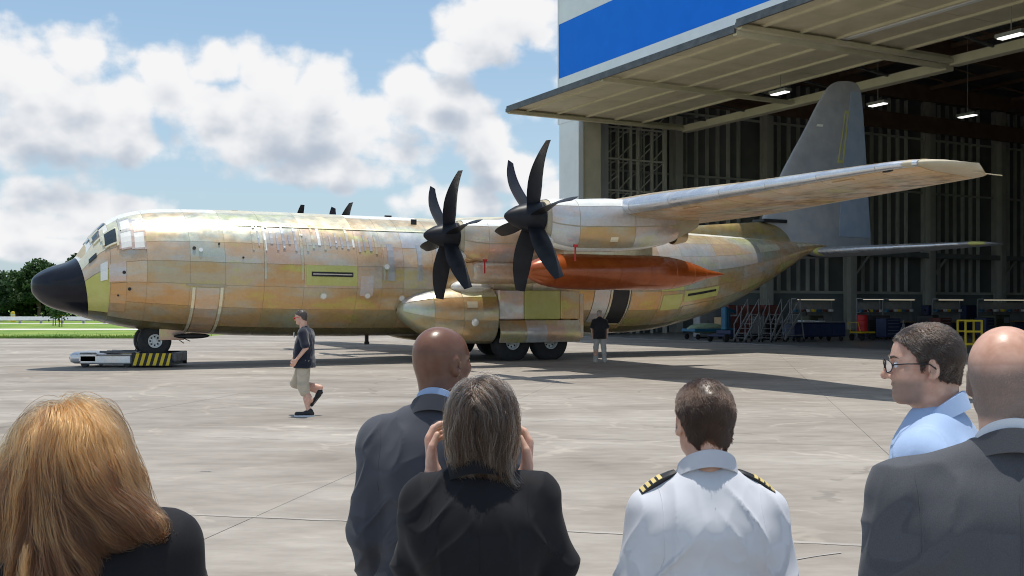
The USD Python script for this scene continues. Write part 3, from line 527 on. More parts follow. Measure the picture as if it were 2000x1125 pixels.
obj('nose_strut', join(tube([(0, 0, .8), (-.05, 0, 1.4)], .09, 12), tube([(0, -.34, .8), (0, .34, .8)], .06), tube([(.1, 0, .95), (.75, 0, 1.25)], .05), tube([(-.1, .05, .9), (-.5, .05, 1.3)], .035)), 'gear_grey_look', ac, smooth=40)
obj('hose', join(tube([(.35, -.3, 1.15), (.55, -.45, .95), (.85, -.55, .72)], .014, 5), tube([(.5, -.3, 1.15), (.75, -.45, .92), (1.05, -.5, .78)], .014, 5), tube([(-.55, -.3, .5), (-.5, -.42, .8), (-.35, -.4, 1.1)], .018, 5)), 'black_look', ac)
obj('nose_gear_door', rot(box(.1, .85, -.62, -.58, .82, 1.18, .01), [1, 0, 0], .2, (0, -.6, 1.1)), 'skin_lilac_look', ac); obj('nose_gear_door', rot(box(.1, .85, .58, .62, .82, 1.18, .01), [1, 0, 0], -.2, (0, .6, 1.1)), 'skin_lilac_look', ac)
m = trimesh.creation.icosphere(2); obj('belly_hatch', TM(m.vertices * [.55, .22, .09] + [1.05, -.75, .95], m.faces), 'black_look', ac, smooth=True)
obj('belly_antenna', join(box(7.0, 7.12, -.03, .03, .62, .9), box(6.98, 7.14, -.06, .06, .56, .66, .02)), 'black_look', ac)

# wings
kl = np.array([0, 1.9, 10.6, 10.95, 15, 18.8, 19.6, 20.0, 20.2, 20.25])
wLE = PchipInterpolator(kl, [10.28, 10.28, 10.30, 10.31, 10.60, 10.84, 11.0, 11.35, 11.9, 12.25]); wTE = PchipInterpolator(kl, [15.0, 15.0, 14.6, 14.58, 13.75, 12.98, 12.83, 12.7, 12.55, 12.45])
wZ = PchipInterpolator(kl, [4.42, 4.44, 4.52, 4.525, 4.59, 4.66, 4.675, 4.68, 4.69, 4.69]); wTh = PchipInterpolator(kl, [.165, .165, .155, .155, .135, .12, .118, .11, .07, .03])
def WING(sg):
    def W(l, u):                                             # u: 0 upper trailing edge, .5 leading edge, 1 lower trailing edge
        l, u = np.broadcast_arrays(np.asarray(l, float), np.asarray(u, float)); le, te = wLE(l), wTE(l); c = te - le
        x = np.abs(1 - 2 * u); x = 1 - np.cos(np.clip(x, 0, 1) * np.pi / 2) if False else np.clip(x, 0, 1) ** 1.7
        yt = wTh(l) / .2 * (.2969 * np.sqrt(np.maximum(x, 1e-9)) - .126 * x - .3516 * x ** 2 + .2843 * x ** 3 - .1015 * x ** 4) + .0008
        cam_ = .02 * 4 * x * (1 - x); sgn = np.where(u < .5, 1.15, -.95)
        return np.stack([le + x * c, sg * l, wZ(l) + c * (cam_ + sgn * yt) - x * np.interp(l, [0, 4, 20], [.0, .02, .20])], -1)
    return W
lw = np.r_[0, 1.9, np.linspace(2.5, 18.8, 14), 19.2, 19.6, 19.85, 20.0, 20.12, 20.2, 20.25]
for sg in (-1, 1):
    W = WING(sg); wg = nm(ac, 'wing'); A_, U_ = np.meshgrid(lw, np.linspace(0, 1, 61), indexing='ij'); m = grid(W(A_, U_))
    if sg > 0: m = TM(m.vertices, m.faces[:, ::-1])
    obj('wing', m, 'seam_look', ac, smooth=50)
    sp = [2.2, 4.3, 5.6, 7.4, 9.2, 11.0, 12.6, 14.4, 15.9, 17.4, 18.9, 19.75]; si = 1 if sg > 0 else -1
    low = [['gold', 'gold', 'orange'], ['gold', 'tan', 'gold'], ['tan', 'gold', 'tan']]
    for i in range(len(sp) - 1):
        a_, b_ = sp[i], sp[i + 1]
        obj('leading_edge_panel', patch(W, a_, b_, .40, .585, off=.006, na=3, nb=16, sign=si), 'silver_look', wg, smooth=60)
        for j, (u0, u1) in enumerate(((.015, .2), (.2, .40))): obj('upper_panel', patch(W, a_, b_, u0, u1, off=.006, na=3, nb=6, sign=si), 'skin_%s_look' % ('cream', 'sage')[j], wg, smooth=40)
        for j, (u0, u1) in enumerate(((.585, .73), (.73, .87), (.87, .985))):
            c = 'orange' if (j == 0 and 7 <= i <= 8) else 'gold' if (j < 2 and i >= 9) else low[j][i % 3]
            obj('lower_panel', patch(W, a_, b_, u0, u1, off=.006, na=3, nb=6, sign=si), f'skin_{c}_look', wg, smooth=40)
    for l in (12.7, 17.6): obj('fuel_vent', patch(W, l, l + .55, .63, .66, off=.02, na=3, nb=3, sign=si), 'skin_orange_look', wg)
    m = trimesh.creation.icosphere(2); obj('landing_lamp', TM(m.vertices * [.09, .26, .10] + [11.03, sg * 19.05, 4.66], m.faces), 'black_look', wg, smooth=True)
    for k, u in enumerate((12.2, 12.4, 12.6, 12.8)): obj('static_wick', tube([(u, sg * (20.16 - .03 * k), 4.52), (u + .28, sg * (20.22 - .02 * k), 4.5)], .010, 5), 'skin_gold_look', wg)
obj('wing_fairing', loft([[(s, w * math.cos(t), 4.45 + h * math.sin(t)) for t in np.linspace(0, 2 * np.pi, 24, endpoint=False)] for s, w, h in ((9.3, .3, .1), (9.7, 1.2, .42), (10.3, 1.75, .58), (12, 1.95, .68), (14, 1.9, .62), (15.3, 1.6, .5), (16.6, .8, .3), (17.2, .2, .1))]), 'skin_cream_look', ac, smooth=50)
# engines
BA = [20, 80, 140, 200, 260, 320]
def blade():
    rr = np.linspace(.30, 2.06, 26); V = []
    for r in rr:
        q = (r - .3) / 1.76; ch = .25 + .27 * math.sin(math.pi * min(1, .15 + q * .85) ** .9) * (1 if q < .92 else (1 - q) / .08 * .6 + .4); th = ch * (.16 - .10 * q)
        sw = -.09 * math.sin(q * 2.2) + .42 * max(0, q - .35) ** 1.9; tw = math.radians(84 - 24 * q)        # coarse (feathered) pitch, tips swept back
        n = 14; a = np.linspace(0, 2 * np.pi, n, endpoint=False); X = np.cos(a) * ch / 2; Y = np.sin(a) * th / 2 * (1 + .3 * np.cos(a))
        V.append(np.stack([X * math.sin(tw) + Y * math.cos(tw) + sw * .75, X * math.cos(tw) - Y * math.sin(tw) - sw * .45, np.full(n, r)], 1))
    return loft(V)
BL = blade()
def engine(l, zh, sg):
    e = nm(ac, 'engine'); UsdGeom.Xform.Define(stage, e); y = sg * l; hs = 7.82
    prof = [(.001, -.80), (.07, -.77), (.16, -.66), (.27, -.46), (.35, -.22), (.40, .0), (.42, .2), (.40, .26)]
    obj('spinner', lathe([(r, h + hs) for r, h in prof], 32, 'x', (0, y, zh)), 'prop_look', e, smooth=50)
    for a in [x + (0 if sg < 0 else 8 if l < 6 else -20) for x in BA]:
        b_ = rot(BL, [1, 0, 0], -math.radians(a) * -1, (0, 0, 0)); obj('propeller_blade', move(b_, hs, y, zh), 'prop_look', e, smooth=45)
    k_ = [8.09, 8.16, 8.5, 9.1, 10.2, 11.2, 12.0, 12.7, 13.2]; ry = [.40, .46, .56, .62, .64, .60, .50, .34, .18]; zt = [.42, .47, .50, .52, .58, .58, .52, .42, .30]; zb = [-.44, -.62, -.78, -.86, -.84, -.76, -.60, -.34, -.10]
    fr, ft, fb = (PchipInterpolator(k_, k) for k in (ry, zt, zb))
    def Nc(s, t):
        s, t = np.broadcast_arrays(np.asarray(s, float), np.radians(np.asarray(t, float))); c, n_ = np.cos(t), np.sin(t); q = 2 / 2.9
        return np.stack([s, y - fr(s) * np.sign(c) * np.abs(c) ** q, zh + (ft(s) + fb(s)) / 2 + (ft(s) - fb(s)) / 2 * np.sign(n_) * np.abs(n_) ** q], -1)
    a_, t_ = np.meshgrid(np.linspace(8.09, 13.2, 34), np.linspace(-90, 270, 41)[:-1], indexing='ij'); b_ = grid(Nc(a_, t_), True); r0 = Nc(np.full(40, 8.09), np.linspace(-90, 270, 41)[:-1])
    n_ = obj('nacelle', join(b_, TM(np.vstack([r0, r0.mean(0)]), [[(i + 1) % 40, i, 40] for i in range(40)])), 'seam_look', e, smooth=45)
    tone = [[('olive', 'gold', 'tan'), ('steel', 'steel', 'steel'), ('white', 'white', 'white')], [('gold', 'gold', 'sage'), ('lilac', 'steel', 'tan'), ('white', 'steel', 'white')], [('cream', 'gold', 'gold'), ('tan', 'tan', 'steel'), ('cream', 'white', 'cream')]]
    for i, (s0, s1) in enumerate(((8.18, 8.95), (8.95, 10.7), (10.7, 12.3))):
        for q, (t0, t1, c) in enumerate(((-90, -58, 'white' if l > 6 else 'tan'), (-58, -2, ('steel', 'gold', 'lilac')[i] if l > 6 else ('tan', 'pink', 'tan')[i]), (-2, 34, ('lilac', 'steel', 'steel')[i] if l > 6 else ('tan', 'tan', 'lilac')[i]), (34, 90, ('white', 'white', 'white')[i]), (90, 150, 'white'), (150, 238, 'tan'), (238, 270, 'olive'))):
            obj('cowl_panel', patch(Nc, s0, s1, t0, t1, off=.008, na=6, nb=7), f'skin_{c}_look', n_, smooth=45)
    obj('cowl_latch', patch(Nc, 9.9, 10.15, -34, -20, off=.025, na=3, nb=3), 'skin_cream_look', n_)
    obj('air_intake', rot(lathe([(.20, .0), (.24, -.05), (.29, .02), (.30, .25), (.27, .3)], 28, 'x'), [0, 1, 0], 0).apply_translation((8.04, y, zh - .52)) if False else move(TM((lambda v: v * [1, 1.25, .62])(lathe([(.20, .10), (.215, -.02), (.25, -.06), (.29, .02), (.31, .3)], 28, 'x').vertices), lathe([(.20, .10), (.215, -.02), (.25, -.06), (.29, .02), (.31, .3)], 28, 'x').faces), 8.05, y, zh - .56), 'skin_white_look', e, smooth=45)
    obj('intake_cover', move(TM(lathe([(.001, .05), (.205, .06)], 24, 'x').vertices * [1, 1.25, .62], lathe([(.001, .05), (.205, .06)], 24, 'x').faces), 8.05, y, zh - .56), 'red_look', e)
    obj('exhaust', lathe([(.17, .0), (.24, -.35), (.26, -.36), (.27, -.3), (.20, .06)], 24, 'x', (12.75, y, zh - .32)), 'skin_gold_look', e, smooth=45)
    obj('warning_ribbon', join(box(8.74, 8.78, y - sg * -.66 - .01 if sg > 0 else y - .67, y + .67 if sg > 0 else y - .655, zh - 1.15, zh - .78), box(8.70, 8.82, (y + .655) if sg > 0 else y - .70, (y + .70) if sg > 0 else y - .655, zh - .79, zh - .72)), 'red_look', e)
    if l < 6:
        obj('lower_cowl', loft([[(s, y + .52 * w * math.copysign(abs(math.cos(t)) ** .5, math.cos(t)), zh - 1.1 + .36 * h * math.copysign(abs(math.sin(t)) ** .5, math.sin(t))) for t in np.linspace(0, 2 * np.pi, 24, endpoint=False)] for s, w, h in ((8.5, .85, .8), (8.6, .98, .97), (9.2, 1, 1), (10.3, 1, 1), (10.8, .95, .9), (11.5, .6, .5))]), 'skin_tan_look', e, smooth=50)
for sg in (-1, 1): engine(4.95, 4.02, sg); engine(10.16, 4.20, sg)
# wing tanks
for sg in (-1, 1):
    ks = [(9.05, .02), (9.12, .14), (9.3, .27), (9.7, .42), (10.3, .51), (11.2, .54), (13.6, .54), (14.3, .49), (14.9, .38), (15.4, .25), (15.75, .14), (16.2, .065), (16.42, .015)]
    cut = [(-.001, 0)]; e = nm(ac, 'wing_tank'); f_ = PchipInterpolator([k[0] for k in ks], [k[1] for k in ks]); ss = np.r_[np.linspace(9.05, 9.3, 8), np.linspace(9.4, 16.42, 50)]
    obj('wing_tank', lathe([(float(f_(s)), s) for s in ss], 36, 'x', (0, sg * 7.55, 2.90)), 'tank_look', ac, smooth=60)
    for s in (9.9, 10.9, 12.1, 13.2, 14.2, 15.0, 15.6): r_ = float(f_(s)); obj('tank_seam', lathe([(r_ + .003, s - .02), (r_ + .006, s), (r_ + .003, s + .02)], 36, 'x', (0, sg * 7.55, 2.90)), 'tank_look', e, smooth=True)
    obj('tank_pylon', loft([[(x, sg * 7.55 + w * math.cos(t), z) for t in (0,)] + [(x2, sg * 7.55 - w, z) for x2 in ()] for x in ()]) if False else loft([[(10.4, sg * 7.55, z), (10.9, sg * 7.55 - .13, z), (12.8, sg * 7.55 - .13, z), (13.6, sg * 7.55, z), (12.8, sg * 7.55 + .13, z), (10.9, sg * 7.55 + .13, z)] for z in (3.34, 4.25)]), 'skin_cream_look', ac, smooth=30)
# fin, rudder, tailplane
zs = np.array([4.4, 4.9, 5.5, 7.32, 9.5, 11.3, 11.68, 11.86, 11.93])
vLE = PchipInterpolator(zs, [24.2, 24.5, 24.75, 25.7, 27.15, 28.36, 28.75, 29.2, 29.7]); vTE = PchipInterpolator(zs, [31.25, 31.2, 31.15, 31.0, 30.82, 30.62, 30.52, 30.35, 30.1])
vTh = PchipInterpolator(zs, [.13, .13, .125, .12, .115, .11, .09, .05, .02])
def FIN(z, u):
    z, u = np.broadcast_arrays(np.asarray(z, float), np.asarray(u, float)); le, te = vLE(z), vTE(z); c = te - le; x = np.abs(1 - 2 * u) ** 1.6
    yt = vTh(z) / .2 * c * (.2969 * np.sqrt(np.maximum(x, 1e-9)) - .126 * x - .3516 * x ** 2 + .2843 * x ** 3 - .1015 * x ** 4) + .004
    return np.stack([le + x * c, np.where(u < .5, -1, 1) * yt * .75, z], -1)
A_, U_ = np.meshgrid(np.r_[np.linspace(4.4, 11.3, 16), 11.5, 11.68, 11.8, 11.86, 11.9, 11.93], np.linspace(0, 1, 41), indexing='ij')
fin = obj('fin', (lambda m: TM(m.vertices, m.faces[:, ::-1]))(grid(FIN(A_, U_))), 'fin_grey_look', ac, smooth=50)
for u0, u1 in ((.0, .108), (.892, 1.0)): obj('rudder', patch(FIN, 4.95, 11.5, u0, u1, off=.02, na=14, nb=5, sign=1), 'rudder_look', fin, smooth=40)
for u0, u1 in ((.112, .118), (.136, .142)): obj('marking_tape', patch(FIN, 8.3, 10.5, u0, u1, off=.016, na=8, nb=2, sign=1, gap=.001), 'skin_chartreuse_look', fin)
for z0, z1 in ((8.22, 8.34), (10.46, 10.58)): obj('marking_tape', patch(FIN, z0, z1, .112, .142, off=.018, na=2, nb=3, sign=1, gap=.001), 'skin_chartreuse_look', fin)
obj('fin_plate', patch(FIN, 9.72, 9.84, .30, .36, off=.02, na=2, nb=3, sign=1), 'skin_white_look', fin)
obj('fin_gap', box(24.55, 25.9, -.36, .36, 5.42, 5.56, .03), 'black_look', ac)
obj('dorsal_fillet', loft([[(s, w * math.copysign(abs(math.cos(t)) ** .7, math.cos(t)), zc + h * math.sin(t)) for t in np.linspace(0, 2 * np.pi, 28, endpoint=False)] for s, w, zc, h in ((18.6, .1, 4.8, .1), (19.6, .26, 4.74, .28), (21.2, .36, 4.7, .46), (23.2, .40, 4.65, .68), (24.6, .42, 4.62, .82), (25.4, .40, 4.6, .80), (26.4, .3, 4.6, .5))]), 'skin_olive_look', ac, smooth=50)
tl = np.array([0, .5, 6.5, 7.6, 7.9, 8.03, 8.06]); tLE = PchipInterpolator(tl, [27.1, 27.15, 28.0, 28.15, 28.35, 28.7, 29.1]); tTE = PchipInterpolator(tl, [31.1, 31.1, 30.1, 29.9, 29.75, 29.5, 29.3]); tTh = PchipInterpolator(tl, [.12, .12, .11, .10, .08, .05, .02])
for sg in (-1, 1):
    def ST(l, u, sg=sg):
        l, u = np.broadcast_arrays(np.asarray(l, float), np.asarray(u, float)); le, te = tLE(l), tTE(l); c = te - le; x = np.abs(1 - 2 * u) ** 1.6
        yt = tTh(l) / .2 * c * (.2969 * np.sqrt(np.maximum(x, 1e-9)) - .126 * x - .3516 * x ** 2 + .2843 * x ** 3 - .1015 * x ** 4) + .003
        return np.stack([le + x * c, sg * l, 4.24 + np.where(u < .5, 1, -1) * yt * .9], -1)
    A_, U_ = np.meshgrid(np.r_[.2, np.linspace(.6, 7.5, 10), 7.7, 7.9, 7.98, 8.03, 8.06], np.linspace(0, 1, 37), indexing='ij'); m = grid(ST(A_, U_))
    tp = obj('tailplane', TM(m.vertices, m.faces[:, ::-1]) if sg > 0 else m, 'fin_grey_look', ac, smooth=50); si = 1 if sg > 0 else -1
    for a_, b_ in ((.8, 2.6), (2.6, 4.4), (4.4, 6.2), (6.2, 7.85)): obj('leading_edge_panel', patch(ST, a_, b_, .40, .60, off=.006, na=3, nb=10, sign=si), 'silver_look', tp, smooth=60)
    obj('elevator', patch(ST, .9, 7.6, .87, .995, off=.01, na=8, nb=4, sign=si), 'rudder_look', tp, smooth=40)
    obj('tip_cap', patch(ST, 7.55, 7.98, .38, .64, off=.02, na=4, nb=10, sign=si), 'skin_chartreuse_look', tp, smooth=40); obj('root_cap', patch(ST, .55, .8, .40, .62, off=.02, na=3, nb=10, sign=si), 'skin_chartreuse_look', tp, smooth=40)

# ------------------------------------------------------------------ towing tug under the nose wheel
tg = thing('towing_tug', 'low silver towbarless tug with yellow and black striped side under the nose wheel', 'tug', (-11.93, 32.55, 0), 0)
obj('tug_frame', join(box(-1.25, .35, -.72, -.30, .10, .40, .05), box(-1.25, .35, .30, .72, .10, .40, .05), box(-1.3, -.7, -.72, .72, .14, .46, .06), box(-.8, .4, -.5, .5, .08, .16, .02)), 'silver_look', tg, smooth=30)
obj('tug_nose', loft([[(x, .70 * w * math.copysign(abs(math.cos(t)) ** .5, math.cos(t)), .29 + .19 * h * math.copysign(abs(math.sin(t)) ** .6, math.sin(t))) for t in np.linspace(0, 2 * np.pi, 24, endpoint=False)] for x, w, h in ((-1.60, .7, .5), (-1.57, .9, .85), (-1.47, 1, 1), (-1.1, 1, 1.0), (-.8, .98, .85), (-.76, .9, .7))]), 'silver_look', tg, smooth=50)
obj('tug_lamp', lathe([(.001, -.03), (.05, -.03), (.06, .02)], 14, 'x', (-1.585, -.5, .28)), 'black_look', tg)
obj('tug_cradle', join(box(.36, 1.5, -.66, .66, .06, .20, .02), box(.4, .55, -.62, .62, .2, .42, .02), box(1.45, 1.64, -.6, .6, .16, .44, .03)), 'gear_grey_look', tg)
for x in (-1.1, .2):
    for y in (-.62, .62): obj('tug_wheel', lathe([(.001, -.06), (.10, -.06), (.13, -.03), (.13, .03), (.10, .06), (.001, .06)], 18, 'y', (x, y, .13)), 'rubber_look', tg, smooth=35)
for sg in (-1, 1):
    y0, y1 = (-.76, -.70) if sg < 0 else (.70, .76)
    pl = obj('striped_side', box(.36, 1.58, y0, y1, .05, .46, .01), 'black_look', tg)
    for k in range(6):
        x = .40 + k * .2; yy = y0 - .004 if sg < 0 else y1 + .004
        q = np.array([(x, yy, .07), (x + .10, yy, .07), (min(x + .21, 1.575), yy, .44), (min(x + .11, 1.56), yy, .44)]); v = np.vstack([q, q + [0, -sg * .01, 0]])
        obj('yellow_stripe', trimesh.convex.convex_hull(v), 'yellow_look', pl)
obj('tug_hydraulics', join([tube([(-.7, y, .47), (.3, y, .46), (.45, y, .5)], .03, 6) for y in (-.5, .5, .1)] + [box(-.6, -.2, -.3, .3, .4, .5, .03)]), 'gear_grey_look', tg)

# ------------------------------------------------------------------ people: one implicit body each, polygonised on a grid
class Field:
    def __init__(s, lo, hi, h):
        s.lo, s.h = np.array(lo, float), h; s.n = np.ceil((np.array(hi, float) - s.lo) / h).astype(int) + 1
        s.D = np.full(s.n, .25, np.float32); s.ax = [(s.lo[k] + h * np.arange(s.n[k])).astype(np.float32) for k in range(3)]
    def box(s, lo, hi):
        a = np.clip(np.floor((np.array(lo) - s.lo) / s.h).astype(int), 0, s.n - 1); b = np.clip(np.ceil((np.array(hi) - s.lo) / s.h).astype(int) + 1, 1, s.n)
        return tuple(slice(i, max(i + 1, j)) for i, j in zip(a, b))
    def pts(s, sl): return s.ax[0][sl[0]][:, None, None], s.ax[1][sl[1]][None, :, None], s.ax[2][sl[2]][None, None, :]
    def put(s, sl, d, k, sub=False):
        o = s.D[sl]
        if sub: d = -d; h = np.maximum(k - np.abs(o - d), 0) / max(k, 1e-6); s.D[sl] = np.maximum(o, d) + h * h * k * .25
        else: h = np.maximum(k - np.abs(o - d), 0) / max(k, 1e-6); s.D[sl] = np.minimum(o, d) - h * h * k * .25
    def cap(s, p, q, r0, r1, k=.02, sub=False):
        p, q = np.array(p, float), np.array(q, float); m = max(r0, r1) + k + 3 * s.h; sl = s.box(np.minimum(p, q) - m, np.maximum(p, q) + m); x, y, z = s.pts(sl)
        d = q - p; L = d @ d + 1e-12; t = np.clip(((x - p[0]) * d[0] + (y - p[1]) * d[1] + (z - p[2]) * d[2]) / L, 0, 1)
        s.put(sl, np.sqrt((x - p[0] - t * d[0]) ** 2 + (y - p[1] - t * d[1]) ** 2 + (z - p[2] - t * d[2]) ** 2) - (r0 + (r1 - r0) * t), k, sub)
    def ell(s, c, r, R=None, k=.02, sub=False):
        c, r = np.array(c, float), np.array(r, float); m = max(r) + k + 3 * s.h; sl = s.box(c - m, c + m); x, y, z = (a - b for a, b in zip(s.pts(sl), c))
        if R is not None: x, y, z = (R[0, i] * x + R[1, i] * y + R[2, i] * z for i in range(3))
        k0 = np.sqrt((x / r[0]) ** 2 + (y / r[1]) ** 2 + (z / r[2]) ** 2); k1 = np.sqrt((x / r[0] ** 2) ** 2 + (y / r[1] ** 2) ** 2 + (z / r[2] ** 2) ** 2) + 1e-9
        s.put(sl, k0 * (k0 - 1) / k1, k, sub)
    def stack(s, zs, w, d, yc, n=2.4, k=.03, xc=None):
        m = max(max(w), max(d)) + .08; sl = s.box((-m - .1, -m - .15, zs[0] - .03), (m + .1, m + .15, zs[-1] + .03)); x, y, z = s.pts(sl); zz = np.clip(s.ax[2][sl[2]], zs[0], zs[-1])
        W, Dp, Y = (PchipInterpolator(zs, v)(zz)[None, None, :] for v in (w, d, yc)); X = PchipInterpolator(zs, xc)(zz)[None, None, :] if xc is not None else 0
        q = (np.abs((x - X) / W) ** n + np.abs((y - Y) / Dp) ** n) ** (1 / n); e = (q - 1) * np.minimum(W, Dp)
        s.put(sl, np.maximum(e, np.maximum(zs[0] - z, z - zs[-1])), k)
    def cut(s, f):
        x, y, z = s.pts((slice(None),) * 3); s.D = np.maximum(s.D, f(x, y, z).astype(np.float32))
    def mesh(s):
        D = s.D; S = D < 0; n = np.array(D.shape)
        c8 = [D[i:n[0] - 1 + i, j:n[1] - 1 + j, k:n[2] - 1 + k] for i in (0, 1) for j in (0, 1) for k in (0, 1)]
        cnt = sum((c < 0).astype(np.int8) for c in c8); act = (cnt > 0) & (cnt < 8); I = np.argwhere(act); vals = np.stack([c[act] for c in c8], 1)
        P = np.zeros((len(I), 3)); N_ = np.zeros(len(I)); corner = np.array([(i, j, k) for i in (0, 1) for j in (0, 1) for k in (0, 1)], float)
        for a in range(8):
            for ax in range(3):
                b = a | (4 >> ax)
                if b == a: continue
                va, vb = vals[:, a], vals[:, b]; x = (va < 0) != (vb < 0); t = np.where(x, va / np.where(x, va - vb, 1), 0)
                P += np.where(x[:, None], corner[a] + t[:, None] * (corner[b] - corner[a]), 0); N_ += x
        V = (I + P / N_[:, None]) * s.h + s.lo; idx = np.full(act.shape, -1); idx[tuple(I.T)] = np.arange(len(I)); Q = []
        for ax in range(3):
            o = [1 if k != ax else 0 for k in range(3)]; sl = tuple(slice(o[k], n[k] - 1) for k in range(3)); A = S[sl]; sh = list(sl); sh[ax] = slice(1, n[ax]); B = S[tuple(sh)]
            E_ = np.argwhere(A != B) + np.array(o)
            if not len(E_): continue
            u, v = [k for k in range(3) if k != ax]; du, dv_ = np.eye(3, dtype=int)[u], np.eye(3, dtype=int)[v]
            q = np.stack([idx[tuple((E_ - a * du - b * dv_).T)] for a, b in ((0, 0), (1, 0), (1, 1), (0, 1))], 1); flip = S[tuple(E_.T)] ^ (ax == 1); q[~flip] = q[~flip][:, ::-1]; Q.append(q)
        f = quads(np.vstack(Q)); f = f[(f >= 0).all(1)]; tr = V[f]
        if np.einsum('ij,ij->i', tr[:, 0], np.cross(tr[:, 1], tr[:, 2])).sum() < 0: f = f[:, ::-1]
        return TM(V, f)
    def at(s, p): return map_coordinates(s.D, ((np.asarray(p) - s.lo) / s.h).T, order=1, mode='nearest')
    def grad(s, p):
        e = s.h; g = np.stack([s.at(p + np.eye(3)[k] * e) - s.at(p - np.eye(3)[k] * e) for k in range(3)], -1); return g / (np.linalg.norm(g, axis=-1, keepdims=True) + 1e-9)
def Rz(a): c, s_ = math.cos(a), math.sin(a); return np.array([[c, -s_, 0], [s_, c, 0], [0, 0, 1.]])
def Rx(a): c, s_ = math.cos(a), math.sin(a); return np.array([[1., 0, 0], [0, c, -s_], [0, s_, c]])
def Ry(a): c, s_ = math.cos(a), math.sin(a); return np.array([[c, 0, s_], [0, 1., 0], [-s_, 0, c]])

def hand(F, wrist, d, nrm, side_, curl=.5, sc=1.0, spread=1.0):
    """wrist -> palm along d, palm facing nrm; side_: +1 puts the thumb along cross(d, nrm)."""
    d = np.array(d, float); d /= np.linalg.norm(d); nrm = np.array(nrm, float); nrm -= (nrm @ d) * d; nrm /= np.linalg.norm(nrm); u = np.cross(d, nrm) * side_
    w = np.array(wrist, float)
    for a in (-.030, -.010, .010, .028): F.cap(w + u * a * .6 * sc + d * .012, w + (u * a + d * .085) * sc, .014 * sc, .0125 * sc, .012)
    for i, (a, L) in enumerate(((.031, .070), (.0105, .080), (-.0105, .074), (-.030, .058))):
        p = w + (u * a * spread + d * .088) * sc; c = curl * (1 + .10 * i); ang_ = .25 * c
        for k, f_ in enumerate((.46, .30, .24)):
            ang_ += c * (.75, .95, .6)[k]; q = p + (d * math.cos(ang_) + nrm * math.sin(ang_)) * L * f_ * sc; F.cap(p, q, (.0098, .009, .0082)[k] * sc, (.009, .0082, .0072)[k] * sc, .004); p = q
    p = w + (u * .026 + d * .02) * sc; q = w + (u * .055 + d * .055 + nrm * .012) * sc; F.cap(p, q, .015 * sc, .0115 * sc, .012); r = q + (u * .006 + d * .032 + nrm * (.012 + .012 * curl)) * sc; F.cap(q, r, .011 * sc, .0085 * sc, .005)

def head(F, c, R, face=1.0, sc=1.0, female=False):
    """Head about c (middle of the skull), rows of R: right, forward, up axes as columns."""
    def P(x, y, z): return np.array(c) + R @ (np.array([x, y, z]) * sc)
    q = sc
    F.ell(P(0, -.018, .028), (.0755 * q, .092 * q, .088 * q), R, .03); F.ell(P(0, .030, .022), (.066 * q, .062 * q, .075 * q), R, .03)
    F.ell(P(0, .034, -.048), (.057 * q, .060 * q, .068 * q), R, .03); F.ell(P(0, .076, -.094), (.022 * q, .020 * q, .020 * q), R, .022)
    for s_ in (-1, 1):
        F.cap(P(s_ * .052, -.005, -.058), P(s_ * .020, .062, -.092), .017 * q, .014 * q, .03)
        F.ell(P(s_ * .042, .062, -.020), (.022 * q, .022 * q, .020 * q), R, .02)
        F.cap(P(s_ * .012, .086, .022), P(s_ * .046, .070, .024), .009 * q, .008 * q, .012)
        F.ell(P(s_ * .031, .094, .004), (.017 * q, .014 * q, .011 * q), R, .010, True)
        F.ell(P(s_ * .031, .077, .003), (.0125 * q,) * 3, R, .003)
        E_ = R @ Rz(s_ * -.38) @ Rx(-.15); F.ell(P(s_ * .080, -.012, -.010), (.008 * q, .019 * q, .031 * q), E_, .008); F.ell(P(s_ * .087, -.006, -.006), (.006 * q, .011 * q, .020 * q), E_, .004, True); F.cap(P(s_ * .078, -.004, -.034), P(s_ * .079, -.003, -.038), .008 * q, .006 * q, .008)
    F.cap(P(0, .088, .010), P(0, .115, -.028), .009 * q, .0125 * q, .010)
    for s_ in (-1, 1): F.ell(P(s_ * .012, .098, -.033), (.009 * q, .010 * q, .007 * q), R, .008)
    F.ell(P(0, .084, -.058), (.024 * q, .013 * q, .0075 * q), R, .008); F.ell(P(0, .082, -.070), (.020 * q, .012 * q, .008 * q), R, .006); F.cap(P(-.022, .093, -.0635), P(.022, .093, -.0635), .0022 * q, .0022 * q, .003, True)

def skeleton(H, **o):
    k = H / 1.75
    J = dict(neck=(0, -.02, 1.512), head=(0, .015, 1.635), sh=(.188, -.015, 1.378), el=(.226, -.04, 1.10), wr=(.232, .06, .86), hip=(.09, 0, .93), kn=(.10, .015, .50), an=(.105, -.03, .085))
    J = {n: np.array(v) * k for n, v in J.items()}; K = {}
    for n, v in J.items():
        if n in ('neck', 'head'): K[n] = v
        else: K[n + 'R'] = v; K[n + 'L'] = v * [-1, 1, 1]
    for n, v in o.items(): K[n] = np.array(v, float)
    K['k'] = k; return K

